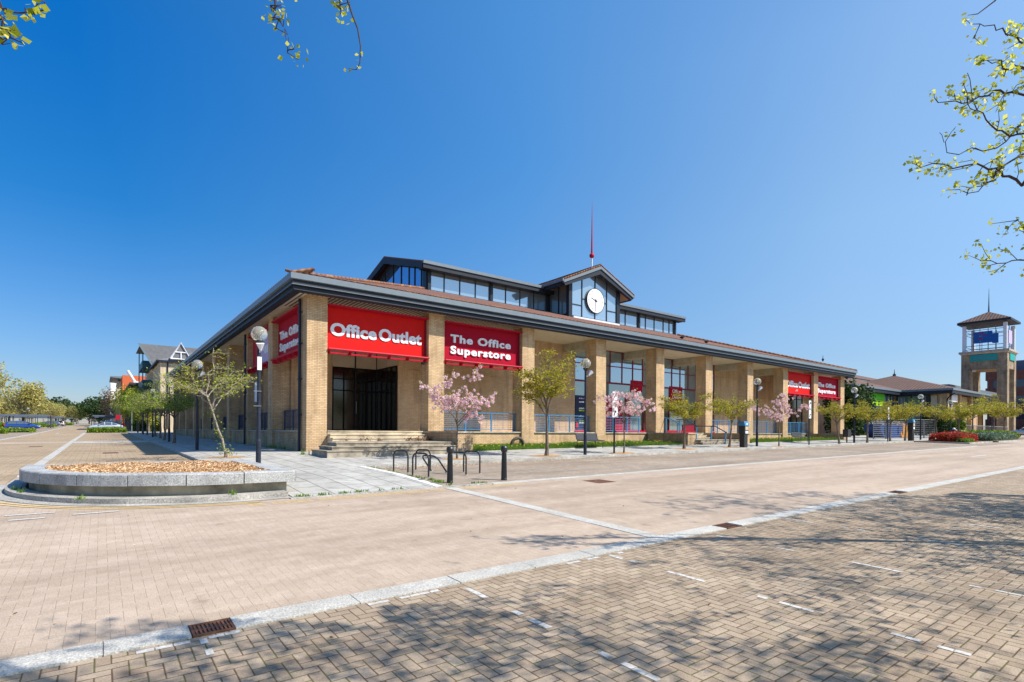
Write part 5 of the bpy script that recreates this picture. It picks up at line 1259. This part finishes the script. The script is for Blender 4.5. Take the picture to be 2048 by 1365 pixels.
for y,z,w,h in ((3.2,18.45,.7,.15),(3.3,17.6,.55,.2),(2.75,18.25,.4,.12)): mb.box(TX+.13,TX+.149,TY+y,TY+y+w,z,z+h)
for y,z,w,h in ((2.6,18.5,.55,.15),(3.3,18.0,.5,.2),(3.5,17.1,.2,.25)): mb2.box(TX+.13,TX+.149,TY+y,TY+y+w,z,z+h)
mb.build('banner_print','redrail',b); mb2.build('banner_print','blue',b)
MB().box(TX+.15,TX+.25,TY+1.2,TY+2.0,16.7,18.4).build('banner','blue_banner',tw); MB().lathe([(.45,0),(.45,.03)],(0,0,0),16)
MB().box(TX+1,TX+2.0,TY+TS-.3,TY+TS-.2,16.6,18.6).build('banner','blue_banner',tw); MB().box(TX+2,TX+4.3,TY+.2,TY+.3,16.7,19.0).build('banner','lilac',tw)
e_ = .5
mb = MB(); cx, cy = TX+TS/2, TY+TS/2; h_ = TS/2+e_
mb.add([(cx-h_,cy-h_,20.75),(cx+h_,cy-h_,20.75),(cx+h_,cy+h_,20.75),(cx-h_,cy+h_,20.75),(cx,cy,22.7)],[(0,1,4),(1,2,4),(2,3,4),(3,0,4)]); mb.build('roof','tile_far',tw)
MB().add([(cx-h_,cy-h_,20.74),(cx+h_,cy-h_,20.74),(cx+h_,cy+h_,20.74),(cx-h_,cy+h_,20.74),(cx-h_,cy-h_,20.38),(cx+h_,cy-h_,20.38),(cx+h_,cy+h_,20.38),(cx-h_,cy+h_,20.38)],[(0,4,5,1),(1,5,6,2),(2,6,7,3),(3,7,4,0),(0,1,2,3)]).build('roof_fascia','fascia',tw)
MB().add([(cx-h_+.1,cy-h_+.1,20.39),(cx+h_-.1,cy-h_+.1,20.39),(cx+h_-.1,cy+h_-.1,20.39),(cx-h_+.1,cy+h_-.1,20.39),(cx-h_*.6,cy-h_*.6,20.2),(cx+h_*.6,cy-h_*.6,20.2),(cx+h_*.6,cy+h_*.6,20.2),(cx-h_*.6,cy+h_*.6,20.2)],[(0,1,5,4),(1,2,6,5),(2,3,7,6),(3,0,4,7),(4,5,6,7)]).build('roof_soffit','canopy',tw)
MB().tube([(cx,cy,22.5),(cx,cy,24),(cx,cy,26.8)],[.14,.08,.02],8).build('spire','bluegrey',tw)
tw['category'] = 'tower'; tw.name = 'lantern_tower'
# red brick offices behind the tower
t = thing('office_building','dark red brick office block with blue window bands behind the tower','building',(200,10,2))
for i, (z0_, z1_, m_) in enumerate(((1,5,'brick_red'),(5,7,'glass_navy'),(7,9,'brick_red'),(9,11,'glass_navy'),(11,13.2,'brick_red'),(13.2,15.2,'glass_navy'),(15.2,17.6,'brick_red'))):
    o_ = .0 if m_ == 'brick_red' else .3; MB().box(180+o_,230,-20+o_,14.9-o_,z0_,z1_).build('storey' if o_ == 0 else 'window_band',m_,t)
    if o_:
        f = MB(); y = -19
        while y < 14: f.box(180.1,180.35,y,y+.9,z0_,z1_); y += 3.6
        f.build('window_pier','brick_red',t)
MB().box(183,215,-18,9.5,17.6,20.3).build('roof_storey','bluegrey',t)
# dark shrubs, hedges and beds at the right
blob('conifer_shrub','tall dark conifer filling the gap right of the store corner','shrub',(61.5,2.8,G(61,3)),3.0,2.5,6.2,.0,'leaf_dark',9000,.30,21,'dark shrubs beside the pavilion',trunk=False,lobes=16)
blob('conifer_shrub','dark shrub behind the left fence panel','shrub',(68.5,4,G(68,4)),3.4,2.5,6.3,.0,'leaf_dark',9000,.30,22,'dark shrubs beside the pavilion',trunk=False,lobes=16)
blob('conifer_shrub','low dark shrub between the skips and pavilion','shrub',(74.5,1.5,G(75,1)),2.5,2,3.2,.0,'leaf_dark',4000,.25,23,'dark shrubs beside the pavilion',trunk=False,lobes=9)
blob('conifer_shrub','green bush against the pavilion wall left of the white pillar','shrub',(80.5,-.8,G(80,-1)),2.4,2,3.6,.0,'leaf_dark',6000,.22,24,'dark shrubs beside the pavilion',trunk=False,lobes=10)
blob('conifer_shrub','round green bush just left of the white pillar','shrub',(83.0,-2.4,G(83,-2)),1.5,1.5,2.6,.0,'hedge',3000,.2,25,'dark shrubs beside the pavilion',trunk=False,lobes=8)
kerb('island_kerb',[(51.2,-11.2),(58.4,-11.2)],.15,G,.12); kerb('island_kerb',[(51.0,-7.3),(51.2,-11.2)],-.15,G,.12); kerb('island_kerb',[(59.5,-11.4),(78,-11.4)],.15,G,.12)
sheet('planting_bed',51.2,58.4,-11.0,-7.4,.1,'soil'); sheet('planting_bed',59.5,78,-11.2,-7.0,.1,'soil')
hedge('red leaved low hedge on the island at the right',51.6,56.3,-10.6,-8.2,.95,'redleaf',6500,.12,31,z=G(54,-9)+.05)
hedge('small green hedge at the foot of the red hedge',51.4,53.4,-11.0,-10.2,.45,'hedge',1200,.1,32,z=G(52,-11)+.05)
hedge('grey green low shrubs right of the red hedge',60,70,-10.9,-9.0,.8,'sage',5200,.14,33,z=G(65,-10)+.05)
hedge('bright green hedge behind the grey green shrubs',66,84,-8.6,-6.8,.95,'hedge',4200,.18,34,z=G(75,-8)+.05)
# skips
def skip(lab, m_, x, y, w, s_, rz=0):
    z = G(x,y)+.02; t = thing('skip',lab,'skip',(x,y,z),rz,group='builders skips by the pavilion')
    pr = [(-w*.32,.1),(w*.32,.1),(w*.5,.95),(w*.5,1.45),(-w*.5,1.45),(-w*.5,.95)]
    MB().extr(pr,'y',-.85,.85).build('body',m_,t,world=False); MB().box(-w*.5-.04,w*.5+.04,-.9,.9,1.40,1.47).build('rim',m_,t,world=False)
    for xx in (-w*.3,w*.3): MB().box(xx-.05,xx+.05,-.93,-.86,.5,1.3).build('lifting_bracket',m_,t,world=False)
    mb = MB(); rd = random.Random(s_)
    for i in range(260): mb.leaf((rd.uniform(-w*.45,w*.45),rd.uniform(-.8,.8),1.45+abs(rd.gauss(0,.16))),rd.uniform(.1,.3),rd,.6,.8)
    tag(mb.build('rubble','rubble',t,world=False),kind='stuff'); return t
skip('dark blue builders skip with white writing behind the thin trees','skip_blue',60.2,-1.8,3.9,1,radians(-12)); skip('orange builders skip heaped with rubble right of the blue one','skip_orange',63.4,-2.2,3.2,2,radians(-8))
def fence_panel(lab, x, y, rz, L=3.4):
    z = G(x,y); t = thing('mesh_fence_panel',lab,'fence panel',(x,y,z+.1),rz,group='temporary mesh fence panels')
    MB().tube([(0,0,0),(0,0,2.0),(L,0,2.0),(L,0,0),(0,0,0)],.035,6).build('frame','steel',t,world=False); mb = MB()
    for i in range(9): mb.tube([(0,0,.2*i+.15),(L,0,.2*i+.15)],.012,4)
    for i in range(14): mb.tube([(L*(i+.5)/14,0,0),(L*(i+.5)/14,0,2)],.006,3)
    mb.build('mesh','steel',t,world=False)
    for u in (0,L): MB().box(u-.3,u+.3,-.1,.1,-.1,.03).build('foot_block','rubber',t,world=False)
    return t
fence_panel('mesh fence panel left of the blue skip',53.2,-3.3,radians(-6),2.4); fence_panel('mesh fence panel in front of the blue skip',55.8,-3.6,radians(-8),4.2); fence_panel('mesh fence panel in front of the orange skip',60.1,-4.2,radians(-6),3.2); fence_panel('mesh fence panel at the right of the skips',63.6,-4.5,radians(-5),2.6)
t = thing('metal_fence','grey metal barrier fence in front of the pavilion','fence',(92,-2.5,.9))
mb = MB().box(86,110,-2.65,-2.55,2.15,2.25); mb.build('top_rail','steel',t); f = MB(); x = 86
while x < 110: f.box(x,x+.05,-2.63,-2.58,.9,2.15); x += .6
f.build('bars','steel',t)
# ================================================================ LEFT FAR BUILDINGS
gb = thing('brick_house_block','pale brick block with grey slate roof and white gable window beyond the store','building',(5,76,.5))
x0,x1,y0,y1 = -.3,24,70,84
MB().box(x0,x1,y0,y1,0,11.0).build('wall','render_buff',gb); MB().box(x0-.08,x1,y0-.08,y1,10.4,10.6).build('string_course','stone',gb)
hip(MB(),x0-.4,x1+.4,y0-.5,y1+.5,11.0,.42).build('roof','slate',gb); MB().box(x0-.45,x1,y0-.55,y0-.4,10.8,11.02).build('gutter','pipe',gb); MB().box(x0-.55,x0-.4,y0-.5,y1+.5,10.8,11.02).build('gutter','pipe',gb)
dm = MB().add([(1.0,69.45,11.4),(3.4,69.45,11.4),(2.2,69.45,13.6),(1.0,72,11.4),(3.4,72,11.4),(2.2,74,13.6)],[(0,1,2),(1,4,5,2),(0,2,5,3)]).build('dormer','slate',gb)
mb = MB().tube([(.9,69.35,11.3),(2.2,69.35,13.7),(3.5,69.35,11.3),(.9,69.35,11.3)],.13,4); mb.tube([(1.5,69.35,12.3),(2.9,69.35,12.3)],.1,4); mb.tube([(2.2,69.35,11.3),(2.2,69.35,12.3)],.1,4); mb.build('dormer_frame','whitemetal',dm)
for xx in (2.6,6.5,10.5):
    w = MB().box(xx,xx+1.3,69.93,69.99,7.6,9.4).build('window','glass_dull',gb); MB().box(xx-.15,xx+1.45,69.88,69.93,9.4,9.6).build('lintel','stone',w); MB().box(xx+.6,xx+.7,69.9,69.93,7.6,9.4).build('glazing_bar','whitemetal',w)
MB().tube([(.6,69.9,10.9),(.6,69.9,1)],.09,6).build('downpipe','pipe',gb)
for zz in (3.2,6.6): 
    for yy in (73,77,81): w = MB().box(-.37,-.31,yy,yy+1.3,zz,zz+1.6).build('window','glass_dull',gb); MB().box(-.42,-.37,yy-.1,yy+1.4,zz-.15,zz).build('sill','stone',w)
bt = thing('balcony_tower','dark teal balcony tower with slanting slate roof on the pale brick block','building',(-.9,90,.6))
MB().box(-.3,8,84.6,104,.2,12.2).build('wall','render_buff',bt)
for z in (4.4,8.0,11.2): MB().box(-1.75,-.32,84.7,96,z,z+1.15).build('balcony','tealmetal',bt)
for y in (84.8,95.8): MB().box(-1.75,-1.6,y,y+.15,.4,15).build('post','tealmetal',bt)
MB().add([(-2.1,83,14.9),(-2.1,98,14.9),(9,98,14.9),(9,83,14.9),(-.4,83,11.8),(8,83,11.8)],[(0,1,2,3),(0,3,5,4)]).build('roof','slate',bt)
MB().add([(-2.1,82.95,14.95),(-.4,82.95,11.7),(-.6,82.95,11.5),(-2.5,82.95,14.95)],[(0,1,2,3)]).build('roof_edge','gutter',bt)
cb_ = thing('canopied_building','buff building with broad dark roof canopies beyond the balcony tower','building',(0,115,1))
MB().box(-1.0,10,106,124,.5,9.6).build('wall','render_buff',cb_); MB().box(-2.8,10,104.5,125,9.6,10.0).build('roof_canopy','canopy',cb_); MB().box(-2.6,10,126,140,.5,7.6).build('wall','render_buff',cb_); MB().box(-3.6,10,125.2,141,7.6,7.9).build('roof_canopy','canopy',cb_)
for yy in (107,110,113,116,119): 
    for zz in (2.2,5.6): MB().box(-1.06,-1.01,yy,yy+1.6,zz,zz+2).build('window','glass_dull',cb_)
for yy in (127,131,135): MB().box(-2.66,-2.61,yy,yy+2,3,5.5).build('window','glass_dull',cb_)
MB().tube([(-1.6,112,10.6),(-2.9,112,12.9)],[.25,.28],8).build('roof_flue','whitemetal',cb_); MB().box(-1.9,-.9,111.4,112.6,10,10.8).build('flue_base','whitemetal',cb_)
r_ = thing('red_building','terracotta red rendered block in the distance','building',(0,152,1)); MB().box(-2.9,8,145,160,.8,14.6).build('wall','render_red',r_)
for xx in (-2.4,-.6): MB().box(xx,xx+1,144.94,144.99,9.2,11).build('window','glass_deep',r_)
MB().box(-2.96,-2.91,147,149,8,10).build('window','glass_deep',r_)
w_b = thing('grey_roofed_building','building with pale overhanging roof between the red and white blocks','building',(-2,172,1)); MB().box(-3.6,6,165,182,1,14.2).build('wall','render_buff',w_b); MB().add([(-5.2,163,15.6),(6,163,15.9),(6,185,15.9),(-5.2,185,15.6),(-5.2,163,15.3),(6,163,14.2),(6,185,14.2),(-5.2,185,15.3)],[(0,1,2,3),(0,4,5,1),(7,6,5,4),(3,7,4,0)]).build('roof_canopy','gutter',w_b); MB().box(-3.66,-3.61,168,174,8,13).build('window','glass_dull',w_b)
wb = thing('white_building','plain white block farthest along the side street','building',(-2,218,2)); MB().box(-4.6,8,210,232,1,17.0).build('wall','render_white',wb); MB().box(-3.6,7,208.5,209.98,1,11).build('annex','brick_red',wb); MB().box(-2.6,-1.4,209.9,209.97,13,15).build('window','glass_dull',wb)
hz = None
# ================================================================ NEAR TREES (behind / beside the camera, branches overhead)
FWD = Vector((.6032,.7976,0)); RGT = Vector((.7976,-.6032,0)); CAM = Vector((-7.17,-24.42,.94))
def fr(f, r, z): return CAM+FWD*f+RGT*r+Vector((0,0,z-.94))
def big_tree(lab, base, seed, R, zlo, zhi, nl, keep, leaves=9000, lsize=.075, extra=()):
    t = thing('overhanging_tree',lab,'tree',base,group='large trees beside the parking bays'); rd = random.Random(seed); tr = MB(); B = Vector(base); tips = []
    tr.tube([B,B+Vector((.05,.05,1.5)),B+Vector((0,.1,3.2)),B+Vector((.1,0,zhi*.75))],[.17,.13,.10,.03],10)
    def ok(p): return keep(p)
    def branch(p, d, L, r, depth):
        n = 5; pts = [p]; q = p.copy(); dd = d.copy()
        for i in range(n):
            dd = (dd+Vector((rd.gauss(0,.16),rd.gauss(0,.16),rd.gauss(.0,.10)))).normalized(); q = q+dd*(L/n)
            if not ok(q): break
            pts.append(q.copy())
        if len(pts) < 2: return
        m = len(pts); tr.tube(pts,[r*(1-.75*i/(m-1)) for i in range(m)],6 if depth < 2 else 4,cap=False)
        if depth >= 2:
            for q_ in pts[1:]: tips.append(q_)
        if depth < 3:
            k = (6,5,3)[depth]
            for i in range(k):
                j = rd.randint(1,m-1); a = Vector((rd.gauss(0,1),rd.gauss(0,1),rd.gauss(0,.6))).normalized(); branch(pts[j],(dd*.8+a*.9).normalized(),L*rd.uniform(.4,.62),r*.5,depth+1)
    for i in range(nl):
        a = 2*pi*i/nl+rd.gauss(0,.2); z = rd.uniform(zlo*.7,zhi*.6); p = B+Vector((0,0,z)); e = rd.uniform(.15,.8); branch(p,Vector((cos(a),sin(a),e)).normalized(),R*rd.uniform(.75,1.05),.021,0)
    lf = MB(); tw_ = MB()
    for path, r in extra:
        pts = [Vector(q) for q in path]; tr.tube(pts,[r*(1-.8*i/(len(pts)-1))+.002 for i in range(len(pts))],6,cap=False)
    cl_ = [c for c in tips if rd.random() < .75]
    for i in range(leaves if tips else 0):
        c = rd.choice(cl_)+Vector((rd.gauss(0,.055),rd.gauss(0,.055),rd.gauss(0,.05)))
        if ok(c): lf.leaf(c,lsize*rd.uniform(.6,1.3),rd,.6,.7)
    return t, tr, lf, rd
def spray(tr, lf, rd, path, r, n_side, leafn, lsize=.07, side=.25, tipclump=True):
    """a visible twig: main stem through given world points with side twigs and leaf clusters"""
    P_ = [Vector(p) for p in path]; pts = [P_[0]]
    for a, b in zip(P_, P_[1:]):
        for i in range(1,5):
            q = a.lerp(b,i/4); 
            if i < 4: q += Vector((rd.gauss(0,.02),rd.gauss(0,.02),rd.gauss(0,.03)))
            pts.append(q)
    m = len(pts); tr.tube(pts,[r*(1-.75*i/(m-1)) for i in range(m)],6,cap=False)
    d0 = (P_[-1]-P_[0]).normalized()
    for i in range(n_side):
        j = rd.randint(int(m*.15),m-1); s_ = Vector((rd.gauss(0,1),rd.gauss(0,1),rd.gauss(0,1)+.2)).normalized(); L = side*rd.uniform(.4,1.1); e1 = pts[j]+(d0*.5+s_).normalized()*L; mid = pts[j].lerp(e1,.5)+Vector((rd.gauss(0,.03),rd.gauss(0,.03),rd.gauss(0,.03)))
        tr.tube([pts[j],mid,e1],[.006,.0045,.003],4,cap=False)
        for c in (mid,e1,e1):
            for k in range(leafn): 
                lf.leaf(c+Vector((rd.gauss(0,.035),rd.gauss(0,.035),rd.gauss(0,.035))),lsize*rd.uniform(.5,1.25),rd,.7,.72)
def vis(p, mg=.06):
    d = p-CAM; f = d.dot(FWD)
    if f < .3: return False
    return abs(d.dot(RGT))/f < .942+mg and d.z/f < .794+mg and d.z/f > -.5
gy = lambda x, y: (x, y, G(x,y))
def shade_ok(p):
    """prune so that the crowns throw their shade on the bays, not over the whole road"""
    h = p.z+.8; q = Vector((p.x-.6*h, p.y+.72*h, 0)); d = q-CAM; f = d.dot(FWD); r = d.dot(RGT)
    if f < .5: return True
    a = r/f
    lim = 4.85 if a < -.25 else 5.5 if a < 0 else 6.3 if a < .2 else 14
    return f < lim+.5*noise.noise(Vector((q.x*.7,q.y*.7,0)))
# tree beside the bays: crown to the right of the frame, some sprays reach into view
tB, trB, lfB, rdB = big_tree('budding tree whose sprays hang in at the right edge', gy(8.0,-27.0), 5, 6.2, 3.2, 8.8, 14, lambda p: shade_ok(p) and not vis(p), 24000, .08)
def px(u, v, f): return fr(f, (u-1024)/1087*f, .94+(863.5-v)/1087*f)
F_ = 7.0
HUBS = [fr(7.3,10.6,3.9), fr(7.4,10.9,5.0), fr(7.0,10.3,6.1)]
for h_, z_ in zip(HUBS, (2.2,2.9,3.6)):
    b_ = Vector((8.0,-27.0,z_)); trB.tube([b_, b_.lerp(h_,.3)+Vector((.1,-.1,.25)), b_.lerp(h_,.65)+Vector((-.1,.12,.2)), h_], [.08,.06,.045,.03], 8)
for path, r, ns_, ln in (
    ([px(2130,250,F_),px(2040,365-0,F_),px(1990,330,6.9),px(1930,325,6.8),px(1838,330,6.7)],.022,16,3),
    ([px(2120,160,F_),px(2030,180,F_),px(1985,175,6.9),px(1930,200,6.8),px(1872,200,6.8)],.018,12,3),
    ([px(2130,60,6.8),px(2050,85,6.8),px(2000,50,6.7),px(1955,42,6.7)],.016,9,4),
    ([px(2120,120,6.6),px(2050,130,6.6),px(2000,130,6.6),px(1962,110,6.6)],.016,9,4),
    ([px(2120,320,7.2),px(2050,260,7.2),px(1990,255,7.1),px(1950,215,7.1),px(1930,140,7.0)],.016,13,3),
    ([px(2130,360,6.9),px(2050,300,6.9),px(2000,330,6.8),px(1970,360,6.8),px(1930,385,6.8)],.016,11,3),
    ([px(2130,500,7.5),px(2060,510,7.5),px(2010,520,7.4),px(1948,510,7.3)],.014,12,3),
    ([px(2110,480,7.5),px(2050,460,7.4),px(2030,430,7.4)],.010,8,3),
    ([px(2110,260,7.4),px(2040,240,7.3),px(1990,290,7.3),px(1890,300,7.2),px(1875,260,7.2)],.012,9,3)):
    hub = min(HUBS, key=lambda h: (h-path[0]).length); m1 = hub.lerp(path[0],.35)+Vector((rdB.gauss(0,.12),rdB.gauss(0,.12),.12)); m2_ = hub.lerp(path[0],.7)+Vector((rdB.gauss(0,.1),rdB.gauss(0,.1),rdB.gauss(.05,.08)))
    trB.tube([hub, m1, m2_, path[0]], [.03,.022,.016,r*.8], 6)
    spray(trB, lfB, rdB, path, r, int(ns_*1.15), ln+1, .062)
trB.tube([px(1990,-60,5.5),px(1985,-5,5.5),px(1950,22,5.5),px(1930,25,5.5)],[.01,.008,.005,.002],5)
trB.build('trunk','bark_dark',tB); lfB.build('crown','leaf_lime',tB)
tA, trA, lfA, rdA = big_tree('budding tree over the camera with a few hanging twigs at the top', gy(-2.4,-26.4), 11, 5.2, 4.0, 8.8, 13, lambda p: shade_ok(p) and not vis(p,.1), 15000, .075)
F2 = 4.2
for q_ in (px(548,-60,F2), px(675,-60,F2), px(680,-50,F2)): trA.tube([Vector((-2.4,-26.4,4.6)), Vector((-2.4,-26.4,5.6)).lerp(q_,.5)+Vector((0,0,1.0)), q_], [.035,.02,.008], 6)
spray(trA, lfA, rdA, [px(548,-60,F2),px(545,15,F2),px(542,40,F2),px(548,60,F2),px(572,78,F2)], .008, 7, 3, .045, .10)
spray(trA, lfA, rdA, [px(675,-60,F2),px(674,0,F2),px(676,20,F2)], .008, 4, 3, .042, .08)
trA.tube([px(680,-50,F2),px(690,5,F2),px(700,35,F2),px(710,60,F2),px(716,95,F2),px(715,128,F2),px(708,142,F2),px(692,140,F2)],[.009,.008,.007,.006,.005,.004,.003,.002],6)
for u, v in ((709,118),(716,112),(690,138),(712,138),(700,142),(586,2)): 
    for k in range(2): lfA.leaf(px(u,v,F2)+Vector((rdA.gauss(0,.01),rdA.gauss(0,.01),rdA.gauss(0,.01))),.035,rdA,.7,.7)
tE_paths = ([px(-80,-20,3.6),px(0,25,3.6),px(34,33,3.6),px(60,30,3.6),px(84,12,3.6)],[px(-60,10,3.4),px(0,45,3.4),px(25,68,3.4)],[px(-60,60,3.4),px(0,86,3.4),px(15,94,3.4)])
tE, trE, lfE, rdE = big_tree('budding tree behind the left of the camera with leaves in the top left corner', gy(-12.5,-27.0), 17, 4.2, 4.0, 8.0, 10, lambda p: shade_ok(p) and not vis(p,.15), 9000, .08)
for pth in tE_paths: trE.tube([Vector((-12.5,-27.0,3.2)), Vector((-12.5,-27.0,3.6)).lerp(pth[0],.5)+Vector((0,0,.9)), pth[0]], [.04,.02,.008], 6); spray(trE, lfE, rdE, pth, .008, 5, 2, .058, .09)
trE.build('trunk','bark_dark',tE); lfE.build('crown','leaf_lime',tE)
trA.build('trunk','bark_dark',tA); lfA.build('crown','leaf_lime',tA)
# neighbours further along the row: outside the picture, they cast the shadows at the right
for x, y, rz, l in ((13.8,-25.2,2.0,'row tree right of the frame shading the far bays'),(21.5,-25.4,4.1,'second row tree right of the frame'),(30,-25.4,1.0,'third row tree right of the frame')):
    t, tr_, lf_, rd_ = big_tree(l, gy(x,y), int(x), 4.4, 3.2, 8.0, 11, lambda p: shade_ok(p) and not vis(p,.02), 21000, .085)
    tr_.build('trunk','bark_dark',t); lf_.build('crown','leaf_lime',t)

# ================================================================ SKY, SUN, CAMERA
EXPO = .45
wd = bpy.data.worlds.new('World'); S.world = wd; wd.use_nodes = True; nt = wd.node_tree; nt.nodes.clear()
SUN = Vector((.60,-.72,1.0)).normalized(); elev = math.asin(SUN.z); azs = math.atan2(SUN.x, SUN.y)
sky = nt.nodes.new('ShaderNodeTexSky'); sky.sky_type = 'NISHITA'; sky.sun_disc = False; sky.sun_elevation = elev; sky.sun_rotation = azs
sky.altitude = 0; sky.air_density = 1.0; sky.dust_density = .6; sky.ozone_density = 2.5
bg = nt.nodes.new('ShaderNodeBackground'); out_ = nt.nodes.new('ShaderNodeOutputWorld'); bg.inputs[1].default_value = .14
KE = 1/2**EXPO
tc = nt.nodes.new('ShaderNodeTexCoord'); sx_ = nt.nodes.new('ShaderNodeSeparateXYZ'); nt.links.new(tc.outputs['Generated'], sx_.inputs[0])
side = M_(nt, 'ADD', M_(nt, 'MULTIPLY', sx_.outputs[0], .7976), M_(nt, 'MULTIPLY', sx_.outputs[1], -.6032))
def tint(stops):
    r = nt.nodes.new('ShaderNodeValToRGB'); e = r.color_ramp.elements
    e[0].position, e[0].color = stops[0][0], sc(stops[0][1], .5*KE); e[1].position, e[1].color = stops[-1][0], sc(stops[-1][1], .5*KE)
    for p, c in stops[1:-1]:
        q = e.new(p); q.color = sc(c, .5*KE)
    nt.links.new(sx_.outputs[2], r.inputs[0]); return r.outputs[0]
# polarised looking sky: deeper blue away from the sun side, paler towards it and towards the horizon
TL_ = tint([(0,(.72,.72,.85)),(.08,(.52,.67,.88)),(.32,(.12,.66,1.09)),(.52,(.03,.71,1.36)),(1,(.05,.8,1.4))])
TC_ = tint([(0,(.75,.8,.95)),(.1,(.62,.8,1.0)),(.45,(.49,1.13,1.52)),(.61,(.58,1.3,1.7)),(1,(.6,1.2,1.6))])
TR_ = tint([(0,(.74,.80,.95)),(.12,(.76,.87,1.02)),(.32,(1.12,1.28,1.29)),(.54,(1.30,1.5,1.5)),(1,(.9,1.2,1.5))])
def mr(a0, a1):
    n = nt.nodes.new('ShaderNodeMapRange'); nt.links.new(side, n.inputs[0]); n.inputs[1].default_value = a0; n.inputs[2].default_value = a1; return n.outputs[0]
t1 = mix(nt, mr(-.55,.0), TL_, TC_); t2 = mix(nt, mr(.0,.5), t1, TR_)
c2 = mix(nt, 1, sky.outputs[0], t2, 'MULTIPLY'); c3 = mix(nt, 1, c2, (2,2,2,1), 'MULTIPLY')
nt.links.new(c3, bg.inputs[0]); nt.links.new(bg.outputs[0], out_.inputs[0])
sd = bpy.data.lights.new('sun','SUN'); sd.energy = 5.0; sd.angle = radians(.5); sd.color = (1,.94,.85); so = bpy.data.objects.new('sun', sd); COL.objects.link(so)
so.rotation_euler = SUN.to_track_quat('Z','Y').to_euler()
cd = bpy.data.cameras.new('camera'); co_ = bpy.data.objects.new('camera', cd); COL.objects.link(co_); S.camera = co_
cd.sensor_width = 36; cd.lens = 1087/2048*36; cd.shift_y = (863.5-682.5)/2048; cd.clip_end = 3000; cd.clip_start = .05
rho = math.atan(15/2260); rr_, uu = RGT*cos(rho)+Vector((0,0,1))*sin(rho), Vector((0,0,1))*cos(rho)-RGT*sin(rho)
mw = Matrix((( rr_.x,uu.x,-FWD.x),(rr_.y,uu.y,-FWD.y),(rr_.z,uu.z,-FWD.z))).to_4x4(); mw.translation = CAM; co_.matrix_world = mw
vs_ = S.view_settings; vs_.view_transform = 'Standard'; vs_.look = 'None'; vs_.exposure = EXPO; vs_.gamma = 1
S.render.resolution_x = 1024; S.render.resolution_y = 682
